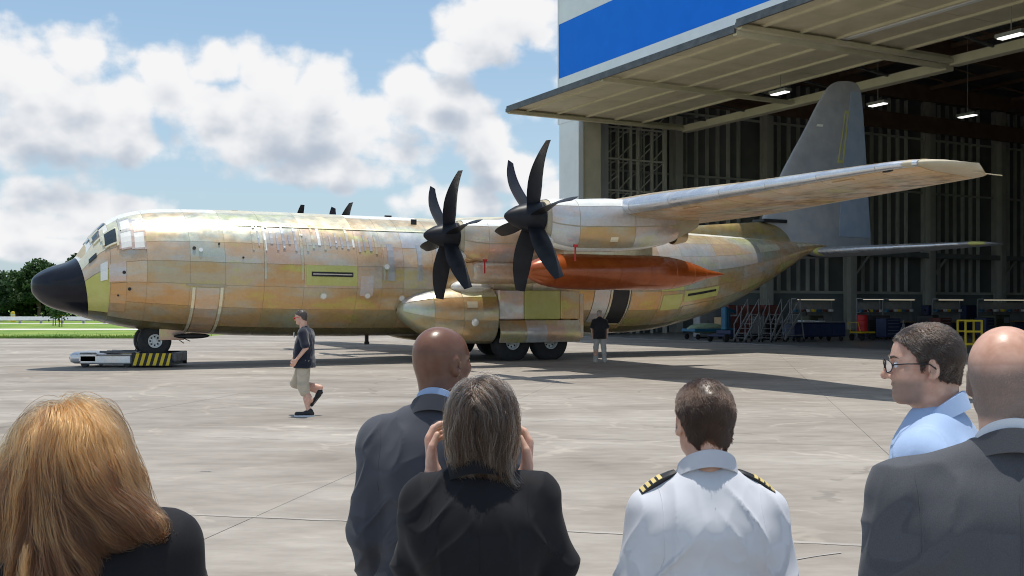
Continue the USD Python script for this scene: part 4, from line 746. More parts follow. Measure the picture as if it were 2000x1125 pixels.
def body_field(K, h, hR, hands=None, sc=1.0, head_sc=1.0, bulk=1.0, lo=None, hi=None):
    k = K['k']; pts = np.array([v for n, v in K.items() if n != 'k']); F = Field(pts.min(0) - [.2, .32, .10], pts.max(0) + [.2, .32, .2], h)
    head(F, K['head'], hR, sc=head_sc)
    F.cap(K['neck'] + [0, .005, -.03], K['head'] + hR @ np.array([0, -.015, -.05]), .056 * k * bulk ** .5, .052 * k, .03)
    F.cap(K['neck'] + [0, -.02, -.02], K['head'] + hR @ np.array([0, -.05, -.02]), .045 * k, .045 * k, .03)
    z = K['neck'][2]; b = bulk
    F.stack([.86 * k, .95 * k, 1.08 * k, 1.25 * k, z - .12, z - .02], [.15 * k, .165 * k, .14 * k * b, .155 * k * b, .11 * k, .045], [.10 * k, .105 * k, .095 * k * b, .105 * k * b, .075 * k, .04], [-.005, -.01, 0, 0, -.01, -.02], 2.3, .04)
    for S in 'RL':
        F.cap(K['neck'] + [0, 0, -.07], K['sh' + S], .045 * k, .045 * k, .03); F.cap(K['sh' + S], K['el' + S], .044 * k, .036 * k, .03); F.cap(K['el' + S], K['wr' + S], .038 * k, .026 * k, .02)
        F.cap(K['hip' + S], K['kn' + S], .078 * k, .052 * k, .04); F.cap(K['kn' + S], K['an' + S] * [1, 1, .55] + K['kn' + S] * [0, 0, .45] + [0, -.018 * k, 0], .050 * k, .054 * k, .03); F.cap(K['kn' + S] * [.5, .5, .5] + K['an' + S] * .5, K['an' + S], .05 * k, .036 * k, .03)
        toe = K.get('toe' + S, K['an' + S] + np.array([0, .15 * k, -.045 * k])); F.cap(K['an' + S] + [0, 0, -.03 * k], toe, .038 * k, .03 * k, .02); F.cap(K['an' + S] + [0, -.03, -.03], K['an' + S] + [0, 0, 0], .035, .035, .02)
        hd = (hands or {}).get(S)
        if hd: hand(F, K['wr' + S], *hd)
        else: d = K['wr' + S] - K['el' + S]; hand(F, K['wr' + S], d, (-1 if S == 'R' else 1, .25, 0), 1 if S == 'R' else -1, .35)
    return F

def shoulders(F, K, r, slope=.0, pad=.0):
    for S in 'RL': sx = 1 if S == 'R' else -1; F.cap(K['neck'] + [sx * .03, -.012, -.048 + slope], K['sh' + S] + [-sx * .006, 0, pad], r * .80, r, .035); F.cap(K['neck'] + [sx * .05, -.035, -.17], K['sh' + S] + [-sx * .03, -.02, -.07], .080, .07, .05)
def trousers_field(K, h, waist, r=(.105, .078, .062), zend=None):
    k = K['k']; F = Field(np.min([K[n] for n in ('hipL', 'knL', 'anL', 'knR', 'anR', 'hipR')], 0) - [.25, .28, .06], np.max([K[n] for n in ('hipL', 'knL', 'anL', 'knR', 'anR', 'hipR')], 0) + [.25, .28, .3], h)
    F.stack([.84 * k, .92 * k, waist], [.172 * k, .182 * k, .165 * k], [.12 * k, .128 * k, .115 * k], [-.01, -.012, 0], 2.4, .04)
    for S in 'RL':
        F.cap(K['hip' + S], K['kn' + S], r[0] * k, r[1] * k, .04)
        if zend is None: F.cap(K['kn' + S], K['an' + S] + [0, .0, -.02], r[1] * k, r[2] * k, .03)
        else: q = K['kn' + S] + (K['an' + S] - K['kn' + S]) * zend; F.cap(K['kn' + S], q, r[1] * k, r[2] * k, .03); e = (K['an' + S] - K['kn' + S]); e = e / np.linalg.norm(e)
    if zend is None: F.cut(lambda x, y, z: .03 - z + 0 * x + 0 * y)
    return F
def wrinkle(m, amp, f=(9, 9, 5), seed=0):
    m = trimesh.smoothing.filter_taubin(trimesh.Trimesh(m.vertices, m.faces, process=False), lamb=.5, nu=.53, iterations=10)
    n = np.array(meshkit.arrays(m, True)[2]); v = m.vertices; d = meshkit.fbm(v * np.array(f) * .8 + seed * 7.3, 3, seed) - .5; sx = np.sign(v[:, 0] + 1e-6)
    def ridge(p, sd): return (1 - np.abs(2 * meshkit.noise(p + sd * 3.1, sd) - 1)) ** 4 - .18
    diag = np.stack([(v[:, 2] * .8 + np.abs(v[:, 0])) * 13, v[:, 1] * 5 + sx * 4, (v[:, 2] - np.abs(v[:, 0]) * .8) * 4.2], 1); pull = np.stack([v[:, 0] * 15, v[:, 1] * 9, v[:, 2] * 2.6], 1)
    return TM(v + n * (d * amp * .9 + ridge(diag, seed + 5) * amp * .75 * np.clip(np.abs(v[:, 0]) / .09, 0, 1) + ridge(pull, seed + 9) * amp * .5 * meshkit.noise(v * 4 + seed))[:, None], m.faces)
from scipy.spatial import cKDTree
def seam(m, pts, parent, mt, name='seam', r=.0017, lift=.0004):
    """A stitched seam laid along pts on the finished cloth mesh."""
    n = np.array(meshkit.arrays(m, True)[2]); t = cKDTree(m.vertices); d, i = t.query(np.array(pts, float), k=6); w = 1 / (d + 1e-4); w /= w.sum(1, keepdims=True); p = (m.vertices[i] * w[..., None]).sum(1) + (n[i] * w[..., None]).sum(1) * lift
    for _ in range(2): p[1:-1] = (p[:-2] + 2 * p[1:-1] + p[2:]) / 4
    return obj(name, tube(p, r, 5), mt, parent, smooth=True)
def jacket_seams(F, K, m, parent, mt, zb, r=.0016):
    zn = K['neck'][2]; P = np.array([(0, -.2, z) for z in np.linspace(zn - .06, zb, 40)])
    loops = [('back_seam', P)] + [('armhole_seam', np.array([K['sh' + S] + np.array([-sx * (.030 - .018 * math.sin(a)), -.085 * math.cos(a), -.02 + .10 * math.sin(a)]) for a in np.linspace(-1.0, 2.6, 34)])) for S, sx in (('R', 1), ('L', -1))]
    for nm_, p in loops:
        for _ in range(6): p = p - F.grad(p) * F.at(p)[:, None]
        seam(m, p, parent, mt, nm_, r)
def collar(c, rx, ry, h, dz_front, t=.012, flare=.008, gap=.0, R=np.eye(3)):
    """A band around the neck, lower at the front, open there by gap radians."""
    a = np.linspace(-math.pi / 2 + gap, 1.5 * math.pi - gap, 60); rows = []
    for (o, zz) in ((0, 0), (flare, 0.0), (flare * .4 + t * .2, h * .97), (t * -.2, h), (-t * .7, h * .95), (-t, 0)):
        fr = .5 - .5 * np.sin(a); z = zz * (1 - .35 * fr) - dz_front * fr; rows.append(np.stack([(rx + o) * np.cos(a), (ry + o) * np.sin(a) * -1, z], 1))
    G = np.stack(rows + [rows[0]], 1); G = G @ R.T + c; return grid(G)
def strands(name, pts_list, m, parent, w0=.0011, w1=.0004, tag_=None):
    p = nm(parent, name); b = UsdGeom.BasisCurves.Define(stage, p); b.CreateTypeAttr('linear'); P = np.concatenate(pts_list)
    b.CreatePointsAttr(Vt.Vec3fArray.FromNumpy(P.astype(np.float32))); cn = np.array([len(q) for q in pts_list], np.int32); b.CreateCurveVertexCountsAttr(Vt.IntArray.FromNumpy(cn))
    w = np.concatenate([np.linspace(w0, w1, len(q)) for q in pts_list]); b.CreateWidthsAttr(Vt.FloatArray.FromNumpy((w * 2).astype(np.float32))); b.SetWidthsInterpolation('vertex')
    UsdShade.MaterialBindingAPI.Apply(b.GetPrim()).Bind(UsdShade.Material.Get(stage, '/World/Looks/' + m)); b.GetPrim().SetCustomDataByKey('kind', 'stuff') if False else None
    return p
def sample(m, n, r_):
    tri = m.triangles; ar = np.linalg.norm(np.cross(tri[:, 1] - tri[:, 0], tri[:, 2] - tri[:, 0]), axis=1); i = r_.choice(len(ar), n, p=ar / ar.sum()); u, v = r_.random(n), r_.random(n); s_ = u + v > 1; u[s_], v[s_] = 1 - u[s_], 1 - v[s_]
    return tri[i, 0] + u[:, None] * (tri[i, 1] - tri[i, 0]) + v[:, None] * (tri[i, 2] - tri[i, 0])
def short_hair(parent, c, R, m, inside, n=9000, thick=.012, length=.018, seed=0, sc=1.0, h=.005, lift=.35, thin=None, shell=True):
    """Scalp cap limited by inside(x, y, z) (head axes; negative inside) plus short strands lying down and back."""
    F = Field(np.array(c) - .17, np.array(c) + .17, h); P = lambda x, y, z: np.array(c) + R @ (np.array([x, y, z]) * sc)
    t = thick; F.ell(P(0, -.018, .028), (.0755 * sc + t, .092 * sc + t, .088 * sc + t), R, .03); F.ell(P(0, .030, .022), (.066 * sc + t * .8, .060 * sc + t * .6, .075 * sc + t), R, .03); F.ell(P(0, -.03, -.05), (.060 * sc + t * .7, .062 * sc + t * .8, .065 * sc), R, .03)
    x, y, z = F.pts((slice(None),) * 3); x, y, z = x - c[0], y - c[1], z - c[2]; X, Y, Z = (R[0, i] * x + R[1, i] * y + R[2, i] * z for i in range(3)); F.D = np.maximum(F.D, inside(X / sc, Y / sc, Z / sc) + .016 * (meshkit.noise(np.stack(np.broadcast_arrays(X, Y, Z * .25), -1) * 130, seed) - .5)).astype(np.float32)
    me = F.mesh(); nn = np.array(meshkit.arrays(me, True)[2]); d = meshkit.fbm(me.vertices * [45, 45, 30] + seed, 3, seed) - .5; me = TM(me.vertices + nn * (d * .007)[:, None], me.faces)
    hp = obj('hair', me, m, parent, smooth=True) if shell else parent; r_ = np.random.default_rng(seed); p = sample(me, n, r_); g = F.grad(p); loc = (p - c) @ R
    keep = (inside(loc[:, 0] / sc, loc[:, 1] / sc, loc[:, 2] / sc) < -.001) & ((loc - [0, -.01, .02]) * (g @ R)).sum(1).__gt__(0)
    if thin is not None: keep &= r_.random(n) < thin(loc)
    p, g, loc = p[keep], g[keep], loc[keep]; dn = -R[:, 2] + R @ np.array([0, -.9, 0]); tg_ = dn - (g @ dn)[:, None] * g; tg_ /= np.linalg.norm(tg_, axis=1, keepdims=True) + 1e-6
    sw = np.cross(g, tg_) * ((meshkit.noise(p * 26 + seed) - .5) * 1.1)[:, None]; dr = tg_ + sw + g * lift + r_.normal(0, .12, p.shape); dr /= np.linalg.norm(dr, axis=1, keepdims=True); L = length * r_.uniform(.6, 1.25, len(p))
    m = {'hair_brown_look': 'hair_brown_fibre_look', 'hair_dark_look': 'hair_dark_fibre_look'}.get(m, m)
    strands('hair_strands' if shell else 'stubble', [np.stack([a - b_ * .002, a + d_ * l * .5, a + d_ * l * .95 - b_ * l * .10]) for a, b_, d_, l in zip(p, g, dr, L)], m, hp, .0008, .0004)
    return F
def shoes(K, m, parent, sole=None, k=1.0):
    for S in 'RL':
        an = K['an' + S]; toe = K.get('toe' + S, an + np.array([0, .15 * k, -.045 * k])); f = toe - an + np.array([0, 0, .045 * k]); f /= np.linalg.norm(f); F = Field(np.minimum(an, toe) - .14, np.maximum(an, toe) + .12, .008)
        heel = an - f * .05 + np.array([0, 0, -.045 * k]); up_ = np.cross(np.cross(f, [0, 0, 1.]), f); F.cap(heel, toe + f * .05, .042, .036, .03); F.cap(an - f * .02, an + f * .04 - up_ * .03, .048, .045, .03); me = F.mesh(); obj('shoe', me, m, parent, smooth=True)
        if sole:
            s_ = np.cross(f, up_); a = np.linspace(0, 2 * np.pi, 24, endpoint=False); mid = (heel + toe + f * .05) / 2 - up_ * .036; L = np.linalg.norm(toe + f * .05 - heel) / 2 + .045
            obj('shoe_sole', loft([[mid + f * L * math.copysign(abs(math.cos(q)) ** .8, math.cos(q)) + s_ * .047 * math.sin(q) + up_ * h_ for q in a] for h_ in (-.014, .012)]), sole, parent)

def cloth(name, c, c2, rough=.8, sheen=.3, bump=.2, bscale=900, scale=420): mat(name, c, c2, rough=rough, scale=scale, detail=3, sheen=sheen, bump=bump, bscale=bscale, bdist=.0015, spec=.25)
cloth('suit_grey_look', (.064, .067, .078), (.084, .087, .099), sheen=.1); cloth('suit_charcoal_look', (.052, .056, .070), (.068, .072, .088), sheen=.1); cloth('suit_black_look', (.0055, .0055, .008), (.010, .010, .013), sheen=.05); cloth('trouser_look', (.03, .032, .04), (.04, .042, .05))
cloth('uniform_white_look', (.58, .595, .64), (.63, .645, .69), sheen=.1, scale=8); cloth('shirt_white_look', (.70, .72, .78), (.76, .78, .83), sheen=.1); cloth('shirt_blue_look', (.32, .44, .66), (.38, .50, .72), sheen=.1)
cloth('polo_navy_look', (.006, .009, .020), (.011, .014, .028)); cloth('khaki_look', (.42, .35, .26), (.50, .43, .33)); cloth('light_trouser_look', (.36, .34, .31), (.44, .42, .39)); cloth('tee_black_look', (.008, .008, .011), (.015, .015, .018))
def skin_mat(name, c, c2, rough=.45): mat(name, c, c2, rough=rough, scale=22, detail=6, sss=.12, bump=.12, bscale=420, bdist=.001, spec=.4)
skin_mat('skin_fair_look', (.54, .30, .215), (.62, .37, .275)); skin_mat('skin_pale_look', (.55, .325, .24), (.63, .40, .31)); skin_mat('skin_brown_look', (.125, .058, .036), (.165, .08, .052), .32)
def hair_mat(name, c, c2, rough=.42, scale=35): mat(name, c, c2, rough=rough, scale=scale, detail=4, spec=.6, ramp=(.3, .7), stretch=(1, 1, .18))
def fibre(name, c, rough=.32): usdkit.material(stage, '/World/Looks/' + name, {'i': ('hair_info', {}), 'm': ('map_range', dict(range_type='linear', from_min=0., from_max=1., to_min=.6, to_max=1.35)), 'c': ('color', {'value': c}), 'h': ('hsv', dict(hue=.5, saturation=1., fac=1.)), 'p': ('principled_hair_bsdf', dict(model='Chiang', parametrization='Direct coloring', roughness=rough, radial_roughness=.45, random_roughness=.2))}, [('i.index', 'm.value')] * 0 + [('c.color', 'p.color')], surface='p.BSDF')
for nm_, c_ in (('hair_blond_fibre', (.27, .118, .036)), ('hair_blond_dark_fibre', (.050, .018, .006)), ('hair_ash_fibre', (.026, .018, .013)), ('hair_ash_pale_fibre', (.105, .083, .066)), ('hair_brown_fibre', (.022, .010, .005)), ('hair_dark_fibre', (.022, .013, .009))): fibre(nm_ + '_look', c_)
hair_mat('hair_blond_look', (.34, .19, .075), (.56, .36, .17)); hair_mat('hair_blond_dark_look', (.085, .042, .018), (.20, .105, .045)); hair_mat('hair_ash_look', (.055, .044, .035), (.20, .17, .145)); hair_mat('hair_brown_look', (.030, .017, .010), (.085, .050, .030)); hair_mat('hair_dark_look', (.024, .017, .013), (.075, .058, .048)); hair_mat('hair_stubble_look', (.36, .29, .25), (.46, .39, .34), .6, 120)
mat('gold_braid_look', (.70, .54, .20), (.78, .62, .28), rough=.5, metal=.25, scale=200); mat('clip_look', (.5, .5, .52), (.7, .7, .72), rough=.2, metal=.9, scale=40)

def jacket_field(K, h, wide=1.0, hem=.74, sl=(.078, .060, .050), pad=0.0, waist=1.0, slope=0.0, cuff=1.0):
    k = K['k']; keys = [K[n] for n in K if n[:2] in ('sh', 'el', 'wr', 'ne')]; lo = np.min(keys, 0) - .22; hi = np.max(keys, 0) + .2; lo[2] = min(lo[2], hem * k - .05); hi[2] = max(hi[2], K['neck'][2] + .08); lo[:2] = np.minimum(lo[:2], -.33); hi[:2] = np.maximum(hi[:2], .33)
    F = Field(lo, hi, h); zn = K['neck'][2]
    F.stack([hem * k, .90 * k, 1.03 * k, 1.16 * k, 1.28 * k, zn - .12, zn - .05, zn - .012], [.222 * wide, .212 * wide, .190 * wide * waist, .200 * wide * waist, .212 * wide, .17 * wide, .100, .068], [.150, .145, .130, .136, .140, .118, .086, .060], [-.01, -.01, .0, .0, -.014, -.022, -.024, -.022], 2.5, .03)
    shoulders(F, K, sl[0] * .86, slope, pad)
    for S in 'RL': F.cap(K['sh' + S] + [0, 0, -.005], K['el' + S], sl[0], sl[1], .045); F.cap(K['el' + S], K['el' + S] + (K['wr' + S] - K['el' + S]) * cuff, sl[1], sl[2], .02)
    d = .012; F.cut(lambda x, y, z: np.where((np.abs(x) < .012) & (y < -.05) & (z < zn - .07), -.004 - F.D, -9)) if False else None
    return F
def finish_person(root, K, F, skin, hh=None): obj('body', F.mesh(), skin, root, smooth=True)
def eyes(root, c, R, sc=1.0, brow='hair_brown_look'):
    for s_ in (-1, 1):
        obj('eyebrow', tube([np.array(c) + R @ (np.array(q) * [s_, 1, 1] * sc) for q in ((.012, .0955, .022), (.024, .0965, .028), (.038, .090, .029), (.050, .078, .024))], [.002, .0036, .0034, .0012], 6), brow, root, smooth=True)
        p = np.array(c) + R @ (np.array([s_ * .031, .0805, .003]) * sc); m = trimesh.creation.icosphere(2, .0115 * sc); e = obj('eye', move(m, *p), 'shirt_white_look', root, smooth=True); q = p + R @ np.array([0, .0088, 0]) * sc; obj('iris', move(trimesh.creation.icosphere(2, .0052 * sc), *q), 'hair_brown_look', e, smooth=True)
NAPE = lambda x, y, z: np.maximum(-(z - np.where(y > -.02, .62 * (y + .02) + .012, (y + .02) * 1.0 + .012 - .03 * np.clip(-(y + .02) / .03, 0, 1))), -9)

def stubble_skin(base, c, yaw, where):
    """Skin with cropped grey hair round the sides of the head, or a short beard, as a colour of its own."""
    n = {'tc': ('texture_coordinate', {}), 'sb': ('vector_math', dict(math_type='subtract', vector2=tuple(map(float, c)))), 'vr': ('vector_rotate', dict(rotate_type='z_axis', angle=float(-yaw))), 'xyz': ('separate_xyz', {}), 'p': ('principled_bsdf', dict(specular_ior_level=.4, subsurface_weight=.1, subsurface_scale=.012, subsurface_radius=(1., .35, .2)))}
    l = [('tc.object', 'sb.vector1'), ('sb.vector', 'vr.vector'), ('vr.vector', 'xyz.vector')]; k = [0]
    def step(src, a, b): k[0] += 1; n[f's{k[0]}'] = ('map_range', dict(range_type='smoothstep', from_min=a, from_max=b, to_min=0., to_max=1., clamp=True)); l.append((src, f's{k[0]}.value')); return f's{k[0]}.result'
    def mul(a, b): k[0] += 1; n[f'u{k[0]}'] = ('math', dict(math_type='multiply')); l.extend([(a, f'u{k[0]}.value1'), (b, f'u{k[0]}.value2')]); return f'u{k[0]}.value'
    n['q'] = ('math', dict(math_type='multiply_add', value2=-.30)); l += [('xyz.y', 'q.value1'), ('xyz.z', 'q.value3')]
    if where == 'crown': m_ = mul(mul(step('q.value', .078, .035), step('xyz.z', -.098, -.072)), step('xyz.y', .055, .02))
    else: m_ = mul(mul(step('xyz.z', -.035, -.062), step('xyz.z', -.135, -.112)), step('xyz.y', -.005, .03))
    n['f'] = ('noise_texture', dict(scale=620, detail=3.0)); n['g'] = ('noise_texture', dict(scale=26, detail=5.0)); l += [('tc.object', 'f.vector'), ('tc.object', 'g.vector')]
    fm = step('f.fac', .30, .62); n['w'] = ('math', dict(math_type='multiply_add', value2=.38, value3=.60)); l.append((fm, 'w.value1')); mm = mul(m_, 'w.value')
    c1, c2 = {'skin_fair_look': ((.52, .28, .195), (.64, .39, .295)), 'skin_pale_look': ((.53, .31, .225), (.65, .42, .325))}[base]
    n['r'] = ('rgb_ramp', {'ramp': [(.35, c1), (.65, c2)]}); l.append(('g.fac', 'r.fac')); n['mx'] = ('mix', dict(mix_type='mix', color2=(.135, .112, .10) if where == 'crown' else (.25, .165, .125))); l += [(mm, 'mx.fac'), ('r.color', 'mx.color1'), ('mx.color', 'p.base_color')]
    n['rr'] = ('map_range', dict(range_type='linear', from_min=0., from_max=1., to_min=.36, to_max=.7)); l += [(mm, 'rr.value'), ('rr.result', 'p.roughness')]
    n['b'] = ('bump', dict(strength=.2, distance=.001)); l += [('f.fac', 'b.height'), ('b.normal', 'p.normal')]; nme = base.replace('_look', '') + '_' + where + '_look'; usdkit.material(stage, '/World/Looks/' + nme, n, l, surface='p.BSDF'); return nme
# --- man in grey suit, shaven head, seen from behind
def suit_man(name, label, loc, rz, H, yaw, skin, suit, shirt, wide=1.0, head_sc=1.0, stub=None, tilt=0.0, arms=None, hh=.0065, seed=0):
    r_ = thing('person', label, 'man', (loc[0], loc[1], 0), rz); K = skeleton(H, **(arms or {})); k = K['k']
    for S, sx in (('R', 1), ('L', -1)): K['sh' + S] = K['sh' + S] * [wide, 1, 1]; K['el' + S] = K['el' + S] * [wide, 1, 1]; K['wr' + S] = K['wr' + S] * [wide, 1, 1]
    hR = Rz(yaw) @ Rx(tilt); skin = stubble_skin(skin, K['head'], yaw, 'crown') if stub else skin; obj('body', body_field(K, hh, hR, sc=1, head_sc=head_sc, bulk=wide).mesh(), skin, r_, smooth=True); eyes(r_, K['head'], hR, head_sc)
    J = jacket_field(K, .007, wide, pad=.014); m = J.mesh(); v = m.vertices.copy(); zn = K['neck'][2]
    m = wrinkle(TM(v, m.faces), .014, (7, 7, 4), seed); v = m.vertices; g = np.exp(-(v[:, 0] / .007) ** 2) * (v[:, 1] < -.04) * (v[:, 2] < zn - .05) * .004; v[:, 1] += g
    jk = obj('suit_jacket', TM(v, m.faces), suit, r_, smooth=True); jacket_seams(J, K, TM(v, m.faces), jk, suit, .8 * k, .0010)
    obj('jacket_collar', collar(K['neck'] + [0, -.004, -.030], .083, .082, .052, .085, .010, .010, .5, Rx(-.16)), suit, jk, smooth=50)
    obj('shirt_collar', collar(K['neck'] + [0, .002, -.008], .0715, .0735, .050, .07, .006, .003, .12, Rx(-.16)), shirt, r_, smooth=50)
    T = trousers_field(K, .011, 1.0 * k); obj('trousers', wrinkle(T.mesh(), .008, (6, 6, 4), seed + 3), suit, r_, smooth=True); shoes(K, 'black_look', r_, k=k)
    return r_, K
suit_man('person', 'dark skinned man with shaven head in grey suit beside the woman with raised hands', (-.232, 3.4), -.22, 1.80, -.52, 'skin_brown_look', 'suit_charcoal_look', 'shirt_blue_look', 1.0, 1.0, seed=1)
suit_man('person', 'fair balding man in grey suit standing in front of the man with glasses', (1.085, 2.28), -.30, 1.825, -.42, 'skin_fair_look', 'suit_grey_look', 'shirt_white_look', 1.10, 1.0, stub=True, seed=4)

# --- naval officer in white with shoulder boards
def officer():
    r_ = thing('person', 'naval officer in white shirt with black and gold shoulder boards, seen from behind', 'man', (.535, 2.9, 0), .03); K = skeleton(1.655, shR=(.152, -.012, 1.300), shL=(-.152, -.012, 1.300), elR=(.196, -.03, 1.05), elL=(-.202, -.03, 1.05), wrR=(.205, .10, .83), wrL=(-.21, .10, .83)); k = K['k']; hR = Rz(.10)
    obj('body', body_field(K, .0065, hR, bulk=.95, head_sc=.96).mesh(), 'skin_fair_look', r_, smooth=True); eyes(r_, K['head'], hR, .96)
    zn = K['neck'][2]; F = Field((-.42, -.3, .9), (.42, .3, 1.6), .0065)
    F.stack([.94, 1.02, 1.14, 1.25, zn - .12, zn - .05, zn - .012], [.160, .160, .166, .170, .148, .094, .064], [.130, .128, .130, .132, .112, .088, .062], [-.004, 0, -.002, -.012, -.022, -.024, -.02], 2.5, .03); shoulders(F, K, .059)
    for S in 'RL': e = K['sh' + S] + (K['el' + S] - K['sh' + S]) * .98; F.cap(K['sh' + S] + [0, 0, -.01], e, .062, .062, .035)
    um = wrinkle(F.mesh(), .015, (8, 8, 4), 12); sh_ = obj('uniform_shirt', um, 'uniform_white_look', r_, smooth=True); jacket_seams(F, K, um, sh_, 'uniform_white_look', zn - .07, .0010)
    obj('shirt_collar', collar(K['neck'] + [0, -.002, -.012], .074, .074, .048, .06, .008, .012, .3, Rx(-.2)), 'uniform_white_look', sh_, smooth=50)
    for sx in (-1, 1):
        p, q = np.array([sx * .092, -.022, zn - .018]), np.array([sx * .184, -.020, K['shR'][2] + .056]); d = q - p; L = np.linalg.norm(d); d /= L; w = np.array([0, 1., 0]); u = np.cross(d, w) * (-1 if d[0] > 0 else 1); u *= np.sign(u[2])
        def B(t, s_): t, s_ = np.broadcast_arrays(np.asarray(t, float), np.asarray(s_, float)); W_ = .027 * (.72 + .28 * t) * np.where(t < .12, .5 + .5 * np.sqrt(np.clip(t / .12, 0, 1)), 1); return p + d * (t * L)[..., None] + w * (s_ * W_)[..., None] + u * (.007 * np.sin(t * 3.1) - .002 - .006 * s_ ** 2)[..., None]
        o_ = 1 if np.cross(d, w) @ u > 0 else -1
        bd = obj('shoulder_board', patch(B, 0, 1, -1, 1, off=.006, na=14, nb=7, gap=0, depth=.012, sign=o_), 'black_look', r_, smooth=40)
        for j in range(4): t0 = .95 - j * .165; obj('gold_stripe', patch(B, t0 - .10, t0, -.97, .97, off=.008, na=3, nb=7, gap=0, depth=0, sign=o_), 'gold_braid_look', bd)
    T = trousers_field(K, .011, 1.0 * k); obj('trousers', wrinkle(T.mesh(), .008, (6, 6, 4), 8), 'uniform_white_look', r_, smooth=True); shoes(K, 'uniform_white_look', r_, k=k)
    short_hair(r_, K['head'], hR, 'hair_brown_look', NAPE, n=30000, sc=.96, thick=.0055, length=.014, lift=.15, seed=5, thin=lambda p: .12 + .88 * ((np.hypot(p[:, 0] + .005, p[:, 1] + .055) > .034) | (p[:, 2] < .06)))
    obj('belt', collar(np.array([0, 0, .955]), .181, .133, .035, 0, .004, 0, 0), 'uniform_white_look', r_)
officer()

# --- man with glasses in profile, pale blue shirt
def glasses_man():
    r_ = thing('person', 'man with glasses and dark wavy hair in pale blue shirt, looking left', 'man', (1.285, 3.22, 0), 1.02); K = skeleton(1.805); k = K['k']; hR = Rz(.36) @ Rx(-.06); sc = 1.03; c = K['head']
    obj('body', body_field(K, .0052, hR, head_sc=sc).mesh(), stubble_skin('skin_fair_look', c, .36, 'beard'), r_, smooth=True); eyes(r_, c, hR, sc)
    zn = K['neck'][2]; F = Field((-.40, -.3, .8), (.40, .32, 1.66), .0085)
    F.stack([.86 * k, 1.0 * k, 1.14 * k, 1.27 * k, zn - .12, zn - .05, zn - .012], [.19, .19, .195, .205, .17, .105, .068], [.145, .15, .145, .138, .115, .09, .064], [.01, .012, .008, -.01, -.02, -.024, -.02], 2.5, .03); shoulders(F, K, .066)
    for S in 'RL': F.cap(K['sh' + S] + [0, 0, -.01], K['el' + S], .076, .062, .04); F.cap(K['el' + S], K['wr' + S], .062, .045, .02)
    sh_ = obj('shirt', wrinkle(F.mesh(), .012, (8, 8, 4), 21), 'shirt_blue_look', r_, smooth=True); obj('shirt_collar', collar(K['neck'] + [0, -.004, -.022], .080, .082, .056, .065, .010, .016, .35, Rx(-.2)), 'shirt_blue_look', sh_, smooth=50)
    T = trousers_field(K, .011, 1.0 * k); obj('trousers', wrinkle(T.mesh(), .008, (6, 6, 4), 22), 'trouser_look', r_, smooth=True); shoes(K, 'black_look', r_, k=k)
    short_hair(r_, c, hR, 'hair_dark_look', lambda x, y, z: np.maximum(-(z - np.interp(y, [-.12, -.085, -.03, -.012, -.008, .006, .022, .026, .05, .075, .12], [-.07, -.062, -.045, -.02, .012, .012, -.022, .005, .050, .078, .080])), -9), n=30000, thick=.0075, length=.012, seed=9, sc=sc, lift=.16)
    P = lambda x, y, z: c + hR @ (np.array([x, y, z]) * sc); gl = nm(r_, 'glasses'); UsdGeom.Xform.Define(stage, gl)
    for s_ in (-1, 1):
        rim = [P(s_ * .034 + .025 * math.cos(a), .112 - .012 * abs(math.cos(a)) * (1 if math.cos(a) * s_ > 0 else 0), .001 + .019 * math.sin(a)) for a in np.linspace(0, 2 * np.pi, 25)]
        obj('frame_rim', tube(rim, .0018, 6), 'black_look', gl, smooth=True); obj('temple', tube([P(s_ * .060, .100, .006), P(s_ * .078, .06, .008), P(s_ * .085, .0, .004), P(s_ * .084, -.018, -.012)], .0021, 6), 'black_look', gl, smooth=True)
        obj('lens', TM(np.vstack([rim[:-1], P(s_ * .034, .112, .001)]), [[i, (i + 1) % 24, 24] for i in range(24)]), 'lens_look', gl)
    obj('bridge', tube([P(-.010, .112, .006), P(0, .115, .008), P(.010, .112, .006)], .0018, 6), 'black_look', gl)
usdkit.material(stage, '/World/Looks/lens_look', {'f': ('fresnel', {'IOR': 1.5}), 't': ('transparent_bsdf', {'color': (.86, .88, .9)}), 'g': ('glossy_bsdf', {'roughness': .02, 'color': (.9, .9, .95)}), 'm': ('mix_closure', {})}, [('f.fac', 'm.fac'), ('t.BSDF', 'm.closure1'), ('g.BSDF', 'm.closure2')], surface='m.closure')
glasses_man()

